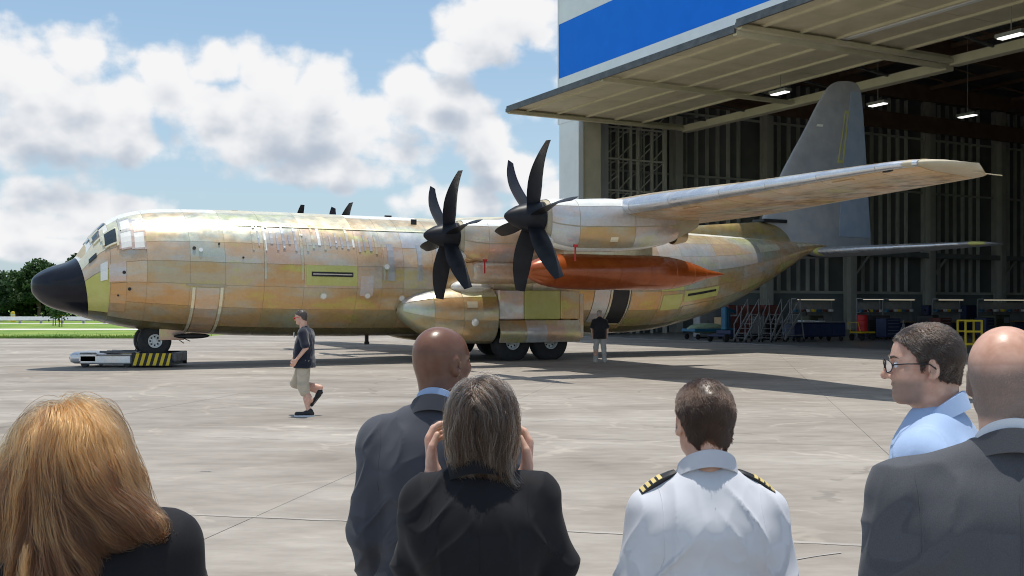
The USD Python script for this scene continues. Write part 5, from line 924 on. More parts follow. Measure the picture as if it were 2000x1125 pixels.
# --- long hair as locks following a volume
def long_hair(parent, F, m_list, n_guides, per, flow, seed, starts, steps=24, ds=.014, w0=.0010, spread=.010, off=(-.004, .012), curl=.35, pick=None):
    r_ = np.random.default_rng(seed); P = starts(r_, n_guides); tgt = r_.uniform(*off, len(P)); path = [P.copy()]; L = r_.integers(int(steps * .55), steps, len(P)); ph = r_.uniform(0, 6.28, len(P)); cv = r_.normal(0, curl, len(P))
    for s_ in range(steps):
        g = F.grad(P); d = flow(P); d = d - (d * g).sum(1, keepdims=True) * g * .92; d /= np.linalg.norm(d, axis=1, keepdims=True) + 1e-6; b = np.cross(g, d)
        d = d + b * ((meshkit.noise(P * 22 + seed) - .5) * .7 + cv * (s_ / steps) ** 2.2 + .05 * np.sin(ph + s_ * .5))[:, None]; P = P + d * ds; P = P - F.grad(P) * ((F.at(P) - tgt) * .55)[:, None]; path.append(P.copy())
    path = np.stack(path, 1)
    which = pick(path[:, 0], r_) if pick else np.arange(n_guides) % len(m_list)
    for mi, m in enumerate(m_list):
        out = []
        for i in np.flatnonzero(which == mi):
            q = path[i, :L[i]]; t = np.linspace(0, 1, len(q))[:, None]
            for _ in range(per): o = r_.normal(0, spread, 3); o2 = r_.normal(0, spread * .45, 3); e = int(len(q) * r_.uniform(.8, 1)); out.append((q + o * (1 - t) ** 1.0 * .9 + o2 * t + .0025 * np.sin(t * r_.uniform(4, 12) + r_.uniform(0, 6)) * r_.normal(0, 1, 3))[:max(4, e)])
        strands('hair_strands', out, m, parent, w0, w0 * .45)

def blond_woman():
    r_ = thing('person', 'woman with long windblown blond hair in black jacket', 'woman', (-.955, 2.3, 0), -.08); K = skeleton(1.665, shR=(.205, -.01, 1.335), shL=(-.205, -.01, 1.335), elR=(.265, -.02, 1.06), elL=(-.265, -.02, 1.06)); k = K['k']; hR = Rz(.25) @ Rx(.05); c = K['head'] + [-.015, .01, -.022]; K['head'] = c
    obj('body', body_field(K, .007, hR, head_sc=.96, bulk=.9).mesh(), 'skin_fair_look', r_, smooth=True); eyes(r_, c, hR, .96)
    J = jacket_field(K, .0075, 1.0, hem=.80, waist=.9, pad=.010); jk = obj('jacket', wrinkle(J.mesh(), .010, (7, 7, 4), 31), 'suit_black_look', r_, smooth=True); obj('jacket_collar', collar(K['neck'] + [0, -.004, -.03], .085, .083, .055, .075, .010, .012, .5, Rx(-.18)), 'suit_black_look', jk, smooth=50)
    T = trousers_field(K, .011, 1.0 * k); obj('trousers', wrinkle(T.mesh(), .008, (6, 6, 4), 32), 'suit_black_look', r_, smooth=True); shoes(K, 'black_look', r_, k=k)
    F = Field(c - [.34, .30, .48], c + [.36, .24, .24], .007); E_ = lambda x, y, z: c + np.array([x, y, z])
    F.ell(E_(0, -.02, .022), (.090, .108, .098), None, .04); F.ell(E_(.050, -.055, -.055), (.092, .080, .118), None, .05); F.ell(E_(-.050, -.045, -.06), (.078, .076, .130), None, .05); F.ell(E_(0.010, -.100, -.14), (.112, .058, .15), None, .05); F.ell(E_(.030, -.145, -.26), (.088, .042, .12), None, .05)
    F.cap(E_(.09, -.06, -.07), E_(.145, -.085, -.13), .055, .045, .05); F.cap(E_(.145, -.085, -.12), E_(.215, -.095, -.135), .044, .018, .03); F.cap(E_(-.085, -.04, -.05), E_(-.085, -.08, -.16), .048, .03, .05)
    F.ell(c + hR @ np.array([0, .085, -.05]), (.066, .06, .105), None, .03, True)
    me = F.mesh(); nn = np.array(meshkit.arrays(me, True)[2]); me = TM(me.vertices - nn * (.010 + .012 * meshkit.fbm(me.vertices * [30, 30, 6], 3, 3))[:, None], me.faces); hp = obj('hair', me, 'hair_blond_dark_look', r_, smooth=True)
    part = np.array([-.02, -.01, .12])
    def starts(rg, n):
        p = sample(me, n * 5, rg) - c; w = np.clip((p[:, 2] + .10) / .2, .10, 1) * (p[:, 1] < .07); i = rg.choice(len(p), n, p=w / w.sum(), replace=False); return p[i] + c
    def flow(P):
        q = P - c; r = np.stack([q[:, 0] - part[0], q[:, 1] + .02, 0 * q[:, 0]], 1); r /= np.linalg.norm(r, axis=1, keepdims=True) + 1e-3; up_ = np.clip((q[:, 2] - .02) / .09, 0, 1)[:, None]; dn = np.array([0, -.10, -1.]); wind = np.clip(q[:, 0] / .10, -.25, 1)[:, None] * np.clip((-q[:, 2] + .06) / .12, 0, 1)[:, None] * np.array([.85, -.1, .12])
        return r * up_ * 1.2 + dn * (1 - .55 * up_) + wind
    long_hair(hp, F, ['hair_blond_fibre_look', 'hair_blond_dark_fibre_look'], 900, 40, flow, 41, starts, 26, .015, w0=.0005, spread=.011, off=(-.003, .010), curl=.5, pick=lambda p, r: (r.random(len(p)) > np.clip(.05 + (p - c)[:, 2] * 9 + np.abs((p - c)[:, 0] + .01) * 2.6, .08, .92)).astype(int))
    def st2(rg, n): p = sample(me, n * 6, rg) - c; w = ((p[:, 2] < -.12) & (p[:, 1] < -.05)) + 1e-6; i = rg.choice(len(p), n, p=w / w.sum(), replace=False); return p[i] + c
    long_hair(hp, F, ['hair_blond_fibre_look', 'hair_blond_dark_fibre_look'], 110, 40, lambda P: np.array([.15, -.12, -1.]) + 0 * P, 43, st2, 16, .015, w0=.0005, spread=.006, off=(.0, .016), curl=1.4)
blond_woman()

def ash_woman():
    r_ = thing('person', 'woman with grey brown hair in black jacket holding both hands up to her face', 'woman', (-.088, 2.88, 0), .02); K = skeleton(1.66, shR=(.152, -.015, 1.335), shL=(-.152, -.015, 1.335), elR=(.212, .02, 1.15), elL=(-.178, .04, 1.14), wrR=(.128, .10, 1.385), wrL=(-.134, .10, 1.395)); k = K['k']; hR = Rz(.12) @ Rx(.08); c = K['head'] + [.005, .0, -.008]; K['head'] = c
    obj('body', body_field(K, .0052, hR, hands=dict(R=((.10, .42, .9), (-1, -.10, .1), 1, .58, 1.0, 1.2), L=((-.12, .42, .9), (1, -.10, .1), -1, .58, 1.0, 1.2)), head_sc=.96, bulk=.88).mesh(), 'skin_pale_look', r_, smooth=True); eyes(r_, c, hR, .96)
    J = jacket_field(K, .007, .84, hem=.80, waist=.90, pad=.016, sl=(.064, .058, .042), cuff=.72); jm = wrinkle(J.mesh(), .014, (8, 8, 5), 51); jk = obj('jacket', jm, 'suit_black_look', r_, smooth=True); jacket_seams(J, K, jm, jk, 'suit_black_look', .85, .0007); obj('jacket_collar', collar(K['neck'] + [0, -.006, -.028], .082, .082, .060, .075, .010, .012, .5, Rx(-.18)), 'suit_black_look', jk, smooth=50)
    T = trousers_field(K, .011, 1.0 * k); obj('trousers', wrinkle(T.mesh(), .008, (6, 6, 4), 52), 'suit_black_look', r_, smooth=True); shoes(K, 'black_look', r_, k=k)
    F = Field(c - [.24, .24, .36], c + [.26, .22, .20], .006); E_ = lambda x, y, z: c + np.array([x, y, z])
    F.ell(E_(0, -.018, .024), (.083, .104, .100), None, .03); F.ell(E_(-.028, -.05, -.045), (.058, .066, .105), None, .04); F.ell(E_(.030, -.05, -.045), (.058, .066, .110), None, .04); F.cap(E_(.02, -.07, -.11), E_(.085, -.078, -.165), .032, .014, .04); F.cap(E_(-.035, -.06, -.10), E_(-.045, -.07, -.13), .030, .018, .03)
    F.ell(c + hR @ np.array([0, .085, -.05]), (.066, .06, .105), None, .03, True); F.cap(E_(-.014, -.02, .128), E_(-.022, -.122, .055), .004, .004, .010, True)
    me = F.mesh(); nn = np.array(meshkit.arrays(me, True)[2]); me = TM(me.vertices - nn * (.002 + .009 * meshkit.fbm(me.vertices * [36, 36, 8], 3, 6))[:, None], me.faces); hp = obj('hair', me, 'hair_ash_look', r_, smooth=True)
    def starts(rg, n):
        p = sample(me, n * 5, rg) - c; w = np.clip((p[:, 2] + .09) / .15, .1, 1) * (p[:, 1] < .07); i = rg.choice(len(p), n, p=w / w.sum(), replace=False); return p[i] + c
    def flow(P):
        q = P - c; sx = np.where(q[:, 0] > -.018, 1., -1.); up_ = np.clip((q[:, 2] - .03) / .07, 0, 1)[:, None]; side_v = np.stack([sx, 0 * sx - .55, 0 * sx], 1); low = np.clip((-.10 - q[:, 2]) / .06, 0, 1)[:, None]; return side_v * up_ + np.array([0, -.05, -1.]) * (1 - .5 * up_) + low * np.array([.9, -.1, .1])
    long_hair(hp, F, ['hair_ash_fibre_look', 'hair_ash_pale_fibre_look', 'hair_brown_fibre_look'], 700, 36, flow, 61, starts, 17, .013, w0=.0005, spread=.008, off=(-.003, .006), curl=.5)
ash_woman()

# --- two ground crew men
def crew(label, loc, rz, H, K0, hR, top, bottom, zend, hair, sh, sole, extra=None, hands=None, hh=.011, bulk=1.05):
    r_ = thing('person', label, 'man', (*loc, 0), rz); K = skeleton(H, **K0); k = K['k']; c = K['head']
    obj('body', body_field(K, hh, hR, hands=hands, bulk=bulk).mesh(), 'skin_fair_look', r_, smooth=True); zn = K['neck'][2]
    F = Field((-.42, -.42, .72), (.42, .42, 1.66), hh); F.stack([.80 * k, .92 * k, 1.05 * k, 1.2 * k, zn - .12, zn - .05, zn - .012], [.222, .215, .205, .20, .17, .105, .066], [.172, .17, .162, .150, .12, .09, .062], [.01, .015, .02, .005, -.015, -.02, -.02], 2.5, .03); shoulders(F, K, .066)
    for S in 'RL': e = K['sh' + S] + (K['el' + S] - K['sh' + S]) * .82; F.cap(K['sh' + S] + [0, 0, -.01], e, .074, .070, .04)
    sh_ = obj('shirt', wrinkle(F.mesh(), .014, (8, 8, 5), len(label)), top, r_, smooth=True); obj('shirt_collar', collar(K['neck'] + [0, -.002, -.02], .073, .075, .04, .05, .010, .01, .3, Rx(-.2)), top, sh_, smooth=50)
    T = trousers_field(K, hh, .96 * k, (.112, .092, .085), zend) if zend is not None else trousers_field(K, hh, .96 * k, (.11, .085, .075)); obj('shorts' if zend is not None else 'trousers', wrinkle(T.mesh(), .012, (8, 8, 5), 4), bottom, r_, smooth=True)
    shoes(K, sh, r_, sole, k); short_hair(r_, c, hR, hair, NAPE, n=1500, thick=.008, length=.012, seed=3, h=.008)
    return r_, K
r_, K = crew('man in navy polo shirt and khaki shorts walking across the apron', (-3.53, 17.84), math.pi / 2 - .12, 1.80, dict(head=(0, .075, 1.68), neck=(0, .025, 1.51), hipR=(.09, 0, .95), knR=(.10, .20, .56), anR=(.10, -.21, .40), toeR=(.10, -.115, .225), hipL=(-.09, -.01, .95), knL=(-.10, .0, .51), anL=(-.10, -.10, .09), toeL=(-.11, .06, .042), elL=(-.25, -.10, 1.17), wrL=(-.25, .07, .96), elR=(.235, .0, 1.17), wrR=(.24, .20, .98)), Rx(-.18), 'polo_navy_look', 'khaki_look', .22, 'hair_dark_look', 'black_look', 'uniform_white_look')
P = lambda x, y, z: K['head'] + Rx(-.18) @ np.array([x, y, z])
obj('sunglasses', join([tube([P(s_ * .088, -.01, .004), P(s_ * .075, .07, .006), P(s_ * .05, .10, .004)], .004, 6) for s_ in (-1, 1)] + [TM(trimesh.creation.icosphere(2).vertices @ np.diag([.028, .012, .02]) + P(s_ * .032, .104, 0), trimesh.creation.icosphere(2).faces) for s_ in (-1, 1)]), 'red_look', r_, smooth=50)
obj('badge', box(-.12, -.07, .155, .165, 1.34, 1.42, .002), 'skin_white_look', r_)
crew('man in black T-shirt and light trousers walking away under the wing', (2.9, 34.6), -.1, 1.74, dict(knR=(.13, .04, .5), anR=(.16, .02, .08), knL=(-.12, .03, .5), anL=(-.13, -.12, .09), elR=(.27, -.06, 1.15), elL=(-.27, -.06, 1.15)), Rz(-.5), 'tee_black_look', 'light_trouser_look', None, 'hair_stubble_look', 'light_trouser_look', None, hh=.013)

# ------------------------------------------------------------------ things on the hangar floor
mat('blue_paint_look', (.008, .09, .17), (.014, .12, .21), rough=.45, scale=3); mat('navy_paint_look', (.012, .02, .06), (.02, .03, .08), rough=.5, scale=3); mat('maroon_look', (.10, .03, .025), (.16, .05, .04), rough=.7, scale=3); mat('grey_paint_look', (.18, .19, .195), (.25, .255, .26), rough=.5, scale=3); mat('white_paint_look', (.66, .67, .67), (.74, .75, .75), rough=.5, scale=3); mat('green_tarp_look', (.22, .32, .20), (.34, .42, .30), rough=.8, scale=5); mat('wood_look', (.34, .22, .11), (.42, .28, .15), rough=.7, scale=5, stretch=(1, 6, 1))
cT, sT = math.cos(TH), math.sin(TH)
def hl(s, y): return (PX + s * cT - y * sT, PY + s * sT + y * cT, .002)
def wheels(parent, xs, ys, r=.1, w=.06, m='rubber_look'):
    for x in xs:
        for y in ys: obj('wheel', lathe([(.001, -w / 2), (r * .8, -w / 2), (r, -w / 4), (r, w / 4), (r * .8, w / 2), (.001, w / 2)], 16, 'y', (x, y, r)), m, parent, smooth=35)
t = thing('maintenance_stand', 'turquoise blue wheeled work stand under the tail of the aircraft', 'stand', hl(30.6, 9.3), TH + .3)
obj('base_frame', join(box(-.9, .9, -.5, .5, .28, .40, .03), box(-.2, .2, -.45, .45, .40, .62, .03)), 'navy_paint_look', t); wheels(t, (-.7, .7), (-.5, .5), .22, .12)
obj('mast', join(box(-.22, .05, -.16, .16, .62, 1.85, .05), box(.10, .32, -.12, .12, .62, 1.60, .04)), 'blue_paint_look', t); obj('boom', bar((-.05, 0, 1.75), (.9, 0, 1.55), .14), 'blue_paint_look', t); obj('step_platform', join(box(.45, 1.0, -.4, .4, 1.35, 1.42), bar((.5, -.38, 1.42), (.5, -.38, 1.9), .04), bar((.95, -.38, 1.42), (.95, -.38, 1.9), .04), bar((.5, -.38, 1.9), (.95, -.38, 1.9), .04)), 'grey_paint_look', t)
def stair():
    t = thing('stair_ladder', 'grey rolling stair ladder beside the turquoise stand', 'ladder', hl(31.3, 8.2), TH + .2, 'rolling stair ladders by the tail')
    for y in (-.35, .35):
        obj('stringer', bar((-.9, y, .12), (.35, y, 1.55), .05, .10), 'grey_paint_look', t); obj('rail', join(bar((-.9, y, .9), (.3, y, 2.25), .04), bar((-.85, y, .15), (-.85, y, .95), .035), bar((-.3, y, .8), (-.3, y, 1.58), .035), bar((.3, y, 1.5), (.3, y, 2.25), .035)), 'grey_paint_look', t); obj('leg', bar((.6, y, .1), (.35, y, 1.5), .05), 'grey_paint_look', t); obj('leg', bar((.6, y, .35), (-.6, y, .35), .04), 'grey_paint_look', t)
    for k in range(6): obj('step', box(-.82 + k * .21, -.60 + k * .21, -.34, .34, .22 + k * .24, .25 + k * .24), 'gear_grey_look', t)
    wheels(t, (-.8, .6), (-.35, .35), .09, .05); return t
st = stair()
copy_of(st, 'stair_ladder', 'grey rolling stair ladder in the middle of the three by the tail', 'ladder', hl(32.4, 7.7), TH + .35, 'rolling stair ladders by the tail'); copy_of(st, 'stair_ladder', 'grey rolling stair ladder nearest the dark red lockers', 'ladder', hl(33.6, 7.6), TH + .1, 'rolling stair ladders by the tail')
def locker(lab, s, y, m, w=1.1, h=1.95):
    t = thing('locker', lab, 'locker', hl(s, y), TH, 'lockers along the hangar wall'); obj('cabinet', box(-w / 2, w / 2, -.3, .3, .08, h, .02), m, t)
    for k in range(2): d = obj('door', box(-w / 2 + .02 + k * w / 2, k * w / 2 - .02, -.325, -.301, .12, h - .06), m, t); obj('handle', box(-.08 + k * .14, -.05 + k * .14, -.345, -.326, .9, 1.1), 'grey_paint_look', d)
    obj('plinth', box(-w / 2 + .04, w / 2 - .04, -.26, .26, 0, .08), 'black_look', t)
for k, (s, y, m, lab) in enumerate(((35.2, 14.2, 'maroon_look', 'dark red steel locker nearest the stair ladders'), (36.6, 14.2, 'maroon_look', 'dark red steel locker in the middle of the row'), (38.0, 14.2, 'maroon_look', 'dark red steel locker next to the lit benches'), (33.4, 14.6, 'grey_paint_look', 'light grey steel locker partly behind the stair ladders'), (52.5, 14.5, 'navy_paint_look', 'dark blue locker under the far lamp strips'), (57.5, 15.5, 'navy_paint_look', 'dark blue locker farthest into the hangar'))): locker(lab, s, y, m)
def bench(lab, s, y, L=3.2, col='navy_paint_look', lamp=True):
    t = thing('workbench', lab, 'workbench', hl(s, y), TH, 'lit workbenches in the hangar'); obj('bench_top', box(-L / 2, L / 2, -.42, .42, .86, .93, .01), 'wood_look', t); obj('drawer_unit', box(-L / 2 + .1, -L / 2 + 1.0, -.38, .36, .06, .855, .015), col, t); obj('drawer_unit', box(L / 2 - 1.0, L / 2 - .1, -.38, .36, .06, .855, .015), col, t)
    for k in range(4): obj('drawer', box(-L / 2 + .13, -L / 2 + .97, -.40, -.381, .1 + k * .19, .26 + k * .19), col, t)
    for x in (-L / 2 + .05, L / 2 - .05): obj('upright', box(x - .03, x + .03, .34, .40, 0, 2.35), 'grey_paint_look', t)
    obj('back_shelf', join(box(-L / 2, L / 2, .1, .42, 1.5, 1.53), box(-L / 2, L / 2, .38, .41, .95, 2.1)), 'grey_paint_look', t); obj('lamp_hood', box(-L / 2, L / 2, -.05, .36, 2.30, 2.36), 'grey_paint_look', t)
    if lamp: obj('lamp_tube', box(-L / 2 + .2, L / 2 - .2, -.02, .05, 2.25, 2.295), 'tube_look', t)
    for k, x in enumerate(np.linspace(-L / 2 + .25, L / 2 - .25, 7)): obj('parts_bin', box(x - .11, x + .11, .12, .34, 1.532, 1.68, .01), ('blue_paint_look', 'maroon_look', 'white_paint_look', 'yellow_look')[k % 4], t)
for k, (s, y, L, lab) in enumerate(((41.2, 13.5, 3.4, 'workbench with a long lamp strip nearest the red lockers'), (42.5, 10.2, 2.0, 'short workbench beside the red drum'), (46.5, 11.6, 2.6, 'second workbench with lamp behind the red drum'), (50.0, 10.8, 2.6, 'workbench behind the white tripod'), (54.6, 10.3, 4.6, 'long workbench under the widest lamp strip'))): bench(lab, s, y, L)
t = thing('equipment_cart', 'long dark blue equipment cart with white papers on top', 'cart', hl(35.4, 7.8), TH - .1); obj('cart_body', box(-1.7, 1.7, -.55, .55, .25, 1.0, .05), 'navy_paint_look', t); obj('cart_top', box(-1.75, 1.75, -.6, .6, 1.001, 1.05, .01), 'grey_paint_look', t); obj('papers', join(box(-.9, -.2, -.35, .2, 1.052, 1.12), box(.1, .5, -.3, .1, 1.052, 1.09)), 'white_paint_look', t); wheels(t, (-1.4, 1.4), (-.5, .5), .14, .08)
for k in range(4): obj('drawer', box(-1.6 + k * .8, -.86 + k * .8, -.575, -.551, .32, .92), 'navy_paint_look', t)
t = thing('oil_drum', 'red drum standing on a small yellow trolley', 'drum', hl(38.6, 7.4), TH); obj('drum', lathe([(.001, .50), (.29, .50), (.30, .52), (.285, .54), (.285, .78), (.30, .80), (.285, .82), (.285, 1.08), (.30, 1.10), (.285, 1.12), (.285, 1.36), (.30, 1.38), (.29, 1.40), (.27, 1.37), (.001, 1.37)], 24), 'red_look', t, smooth=35)
t = thing('drum_trolley', 'small yellow trolley carrying the red drum', 'trolley', hl(38.6, 7.4), TH); obj('deck', box(-.55, .55, -.42, .42, .40, .485, .02), 'yellow_look', t); wheels(t, (-.4, .4), (-.38, .38), .19, .08); obj('push_bar', tube([(-.52, -.35, .48), (-.7, -.35, 1.0), (-.7, .35, 1.0), (-.52, .35, .48)], .02, 8), 'yellow_look', t)
t = thing('tripod_jack', 'white tripod jack on the hangar floor left of the man with glasses', 'jack', hl(43.2, 8.6), TH)
for a in (.3, 2.4, 4.5): obj('leg', join(bar((0, 0, .75), (.42 * math.cos(a), .42 * math.sin(a), .05), .06), box(.42 * math.cos(a) - .07, .42 * math.cos(a) + .07, .42 * math.sin(a) - .07, .42 * math.sin(a) + .07, 0, .05)), 'white_paint_look', t)
obj('ram', join(tube([(0, 0, .25), (0, 0, .85)], .09, 14), tube([(0, 0, .86), (0, 0, 1.1)], .045, 12)), 'grey_paint_look', t, smooth=40)
t = thing('parts_cart', 'low blue cart with a green cover under the rear fuselage', 'cart', hl(32.5, 13.0), TH); obj('tray', box(-1.5, 1.5, -.6, .6, .45, .62, .02), 'blue_paint_look', t); m = trimesh.creation.icosphere(3); obj('cover', TM(m.vertices * [1.2, .5, .28] * (1 + .15 * meshkit.fbm(m.vertices * 3)[:, None]) + [-.2, 0, .62], m.faces), 'green_tarp_look', t, smooth=True); wheels(t, (-1.2, 1.2), (-.5, .5), .16, .08); obj('carton', box(.6, 1.2, -.3, .3, .62, 1.25, .01), 'wood_look', t)
t = thing('safety_stand', 'yellow steel stand with two shelves at the hangar mouth behind the bald man', 'stand', hl(30.6, -5.7), TH - .4)
for x in (-.34, .34):
    for y in (-.3, .3): obj('leg', box(x - .03, x + .03, y - .03, y + .03, 0, 1.32), 'yellow_look', t)
for z in (.35, .86, 1.29): obj('shelf', join(box(-.31, .31, -.33, -.27, z - .035, z + .035), box(-.31, .31, .27, .33, z - .035, z + .035), box(-.31, .31, -.27, .27, z - .01, z + .01)), 'yellow_look', t)
def tool_chest(lab, s, y, m, rz=0.0):
    t = thing('tool_chest', lab, 'tool chest', hl(s, y), TH + rz, 'tool chests in the hangar'); obj('chest', box(-.6, .6, -.35, .35, .16, 1.2, .03), m, t); wheels(t, (-.45, .45), (-.28, .28), .08, .05)
    for k in range(5): d = obj('drawer', box(-.56, .56, -.372, -.351, .22 + k * .19, .38 + k * .19), m, t); obj('handle', box(-.45, .45, -.39, -.373, .33 + k * .19, .355 + k * .19), 'grey_paint_look', d)
for k, (s, y, m, lab) in enumerate(((40.6, 7.4, 'navy_paint_look', 'dark blue tool chest right of the red drum'), (45.6, 8.0, 'maroon_look', 'dark red tool chest under the lamp strips'), (48.4, 7.2, 'navy_paint_look', 'dark blue tool chest deeper in the hangar'))): tool_chest(lab, s, y, m, .15 * k)

mat('olive_paint_look', (.045, .05, .03), (.07, .075, .045), rough=.6, scale=3); mat('charcoal_paint_look', (.025, .026, .028), (.05, .05, .052), rough=.6, scale=3)
def power_unit(lab, s, y, m, rz, L=1.6):
    t = thing('power_unit', lab, 'power unit', hl(s, y), TH + rz, 'ground power units in the hangar'); b_ = obj('housing', box(-L / 2, L / 2, -.5, .5, .3, 1.35, .06), m, t); wheels(t, (-L / 2 + .3, L / 2 - .3), (-.46, .46), .2, .12)
    for k in range(5): obj('louvre', box(-L / 2 + .15, -.05, -.53, -.505, .5 + k * .13, .56 + k * .13), 'black_look', b_)
    obj('control_panel', box(.1, L / 2 - .15, -.525, -.501, .85, 1.2, .01), 'grey_paint_look', b_); obj('tow_bar', join(bar((L / 2, 0, .3), (L / 2 + .8, 0, .2), .06), tube([(-.2, .1, 1.35), (-.2, .1, 1.6), (-.3, .1, 1.68)], .05, 8)), 'black_look', t)
for a_ in (('olive green power unit between the red lockers and the blue cart', 37.4, 10.2, 'olive_paint_look', .3), ('charcoal power unit just right of the red drum', 41.2, 9.0, 'charcoal_paint_look', -.2), ('charcoal power unit left of the man with glasses, deep in shade', 46.4, 9.6, 'charcoal_paint_look', .5), ('olive green power unit far back under the lamp strips', 51.0, 8.4, 'olive_paint_look', .1), ('charcoal power unit under the tail behind the stair ladders', 34.6, 10.6, 'charcoal_paint_look', .2)): power_unit(*a_)

# ------------------------------------------------------------------ trees and small things beyond the apron
def leafmat(name, c, c2):
    usdkit.material(stage, '/World/Looks/' + name, {'oi': ('texture_coordinate', {}), 'n': ('noise_texture', dict(scale=.9, detail=5.0)), 'r': ('rgb_ramp', {'ramp': [(.35, c), (.65, c2)]}), 'p': ('principled_bsdf', dict(roughness=.6, specular_ior_level=.3)), 't': ('translucent_bsdf', {}), 'm': ('mix_closure', dict(fac=.3))}, [('oi.object', 'n.vector'), ('n.fac', 'r.fac'), ('r.color', 'p.base_color'), ('r.color', 't.color'), ('p.BSDF', 'm.closure1'), ('t.BSDF', 'm.closure2')], surface='m.closure')
leafmat('leaf_dark_look', (.018, .045, .018), (.04, .085, .03)); leafmat('leaf_mid_look', (.03, .07, .02), (.06, .12, .035)); mat('bark_look', (.09, .065, .045), (.14, .105, .075), rough=.9, scale=4, stretch=(1, 1, .2))
def tree(label, X, Y, H, W, seed, leaf, group='trees beyond the grass'):
    rg = np.random.default_rng(seed); t = thing('tree', label, 'tree', (X, Y, -.03), 0, group); parts = [tube([(0, 0, 0), (.1, .05, H * .2), (.0, .1, H * .42), (.1, 0, H * .7)], [.28, .22, .16, .05], 8)]; cl = []
    for k in range(11):
        a, z = rg.uniform(0, 6.28), rg.uniform(.26, .92) * H; r = W * .5 * (1 - abs(z / H - .5) ** 1.6 * 1.5) * rg.uniform(.45, .9); e = np.array([r * math.cos(a), r * math.sin(a), z]); parts.append(tube([(0, 0, z * .62), e * [.5, .5, .88], e], [.10, .06, .02], 5)); cl.append((e, rg.uniform(.16, .27) * W))
    cl.append((np.array([0, 0, H * .84]), W * .26)); cl.append((np.array([0, 0, H * .55]), W * .3)); obj('trunk', join(parts), 'bark_look', t, smooth=40); V = []
    for c, r in cl:
        n = int(260 * (r / 1.3) ** 2) + 60; d = rg.normal(size=(n, 3)); d /= np.linalg.norm(d, axis=1, keepdims=True); V.append(c + d * (r * rg.uniform(.45, 1.05, n) ** .6)[:, None] * [1, 1, .78])
    V = np.concatenate(V); n = len(V); a, b = rg.normal(size=(n, 3)), rg.normal(size=(n, 3)); a /= np.linalg.norm(a, axis=1, keepdims=True); b -= (a * b).sum(1, keepdims=True) * a; b /= np.linalg.norm(b, axis=1, keepdims=True); L = rg.uniform(.16, .34, (n, 1))
    q = np.stack([V - a * L, V + b * L * .6, V + a * L, V - b * L * .6], 1).reshape(-1, 3); obj('crown', TM(q, quads(np.arange(4 * n).reshape(n, 4))), leaf, t)
tr = [(-62.5, 138, 8.2, 6.6, 'leaf_mid_look', 'rounded green tree standing just left of the black nose'), (-66.8, 134, 6.9, 5.6, 'leaf_dark_look', 'lower dark tree beside the rounded green tree'), (-57.2, 141, 8.6, 7.2, 'leaf_dark_look', 'tall dark tree rising behind the black nose'), (-71.5, 140, 7.6, 6.6, 'leaf_dark_look', 'dark tree at the left edge of the picture'), (-78, 137, 8.4, 7, 'leaf_mid_look', 'green tree next beyond the left edge'), (-52, 146, 6.2, 6, 'leaf_mid_look', 'small green tree half hidden by the black nose'), (-64.5, 146, 7.0, 7.5, 'leaf_dark_look', 'broad dark tree between the rounded green tree and its neighbour'), (-60, 147, 7.6, 7.5, 'leaf_mid_look', 'broad green tree filling the gap behind the black nose'), (-69.5, 147, 6.4, 7.5, 'leaf_mid_look', 'broad low green tree near the left edge of the picture')]
for k, (X, Y, H, W, m, lab) in enumerate(tr): tree(lab, X, Y, H, W, 70 + k, m)
rg = np.random.default_rng(5); n = 9000; p = np.stack([rg.uniform(-95, -44, n), rg.uniform(147, 152, n), rg.uniform(0, 1, n)], 1); p[:, 2] *= 1.8 + 4.4 * meshkit.fbm(np.stack([p[:, 0] * .35, 0 * p[:, 0], 0 * p[:, 0]], 1), 3); a = rg.normal(size=(n, 3)); a /= np.linalg.norm(a, axis=1, keepdims=True); b = np.cross(a, rg.normal(size=(n, 3))); b /= np.linalg.norm(b, axis=1, keepdims=True)
hd = obj('hedge_foliage', TM(np.stack([p - a * .3, p + b * .2, p + a * .3, p - b * .2], 1).reshape(-1, 3), quads(np.arange(4 * n).reshape(n, 4))), 'leaf_dark_look', kind='stuff', label='dark undergrowth filling the gap below the trees', cat='undergrowth')
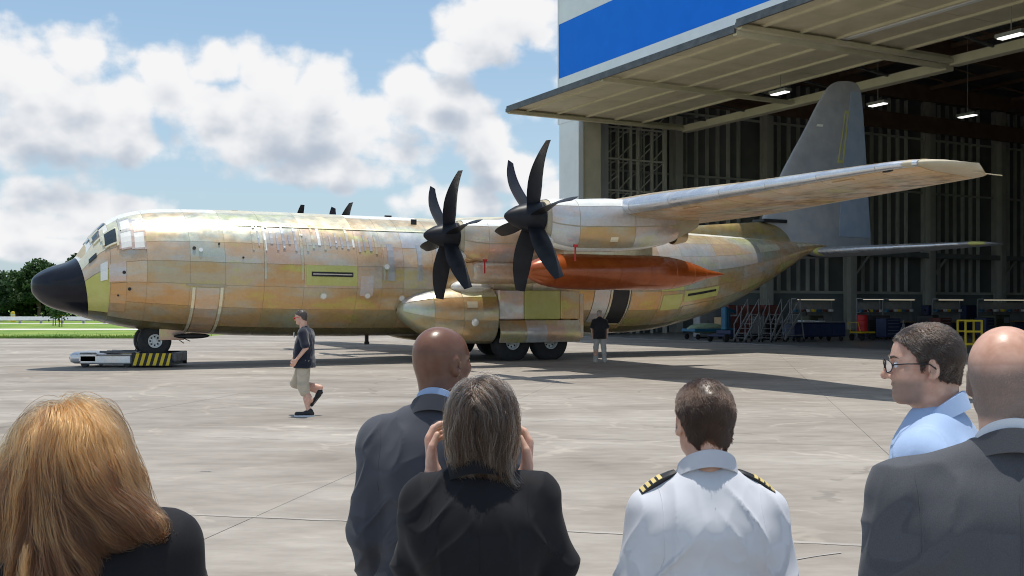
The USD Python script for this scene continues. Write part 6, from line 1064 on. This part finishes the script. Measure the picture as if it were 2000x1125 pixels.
n = 16000; p = np.stack([rg.uniform(-45, -19.5, n), 61.1 + rg.exponential(1.6, n), np.full(n, -.03)], 1); p[:, 1] += (-19 - p[:, 0]) * .02; h = rg.uniform(.05, .16, n); a = rg.uniform(0, 6.28, n); d = np.stack([np.cos(a), np.sin(a), 0 * a], 1) * .02; tip = p + np.stack([rg.normal(0, .03, n), rg.normal(0, .03, n), h], 1)
obj('grass_tufts', TM(np.stack([p - d, p + d, tip], 1).reshape(-1, 3), np.arange(3 * n).reshape(n, 3)), 'grass_look', kind='stuff', label='fringe of longer grass along the apron edge', cat='grass')
t = thing('low_barrier', 'low white barrier across the grass at the left edge', 'barrier', (-53.5, 116.2, -.02), -.04); obj('rail', box(-9, 9, -.1, .1, .35, .75, .02), 'white_paint_look', t)
for x in np.arange(-8.5, 9, 2.4): obj('post', box(x - .1, x + .1, .101, .3, 0, .8), 'grey_paint_look', t)
for X, Y, lab, h in ((-60.6, 127, 'yellow marker post farther to the left', 1.3), (-54.8, 127, 'yellow marker post nearest the black nose', 1.5)): t = thing('marker_post', lab, 'post', (X, Y, -.03), 0, 'yellow marker posts'); obj('post', lathe([(.001, 0), (.28, 0), (.30, .1), (.22, h * .9), (.12, h), (.001, h)], 14), 'yellow_look', t, smooth=40); obj('band', lathe([(.262, h * .62), (.25, h * .72)], 14), 'white_paint_look', t)
def sapling(label, X, Y, H, sd):
    rg = np.random.default_rng(sd); t = thing('sapling', label, 'tree', (X, Y, -.03), 0, 'staked young trees on the grass'); obj('trunk', join(tube([(0, 0, 0), (.03, 0, H * .5), (0, .03, H * .9)], [.05, .04, .015], 6), bar((.25, 0, 0), (.25, 0, 1.2), .06)), 'bark_look', t); n = 260; p = rg.normal(0, 1, (n, 3)) * [H * .16, H * .16, H * .17] + [0, 0, H * .72]; a = rg.normal(size=(n, 3)); a /= np.linalg.norm(a, axis=1, keepdims=True); b = np.cross(a, rg.normal(size=(n, 3))); b /= np.linalg.norm(b, axis=1, keepdims=True); obj('crown', TM(np.stack([p - a * .16, p + b * .1, p + a * .16, p - b * .1], 1).reshape(-1, 3), quads(np.arange(4 * n).reshape(n, 4))), 'leaf_mid_look', t)
sapling('young staked tree on the bright grass below the black nose', -45.2, 103, 2.6, 1); sapling('young staked tree left of the other one, thinner crown', -42.0, 97, 2.1, 2)
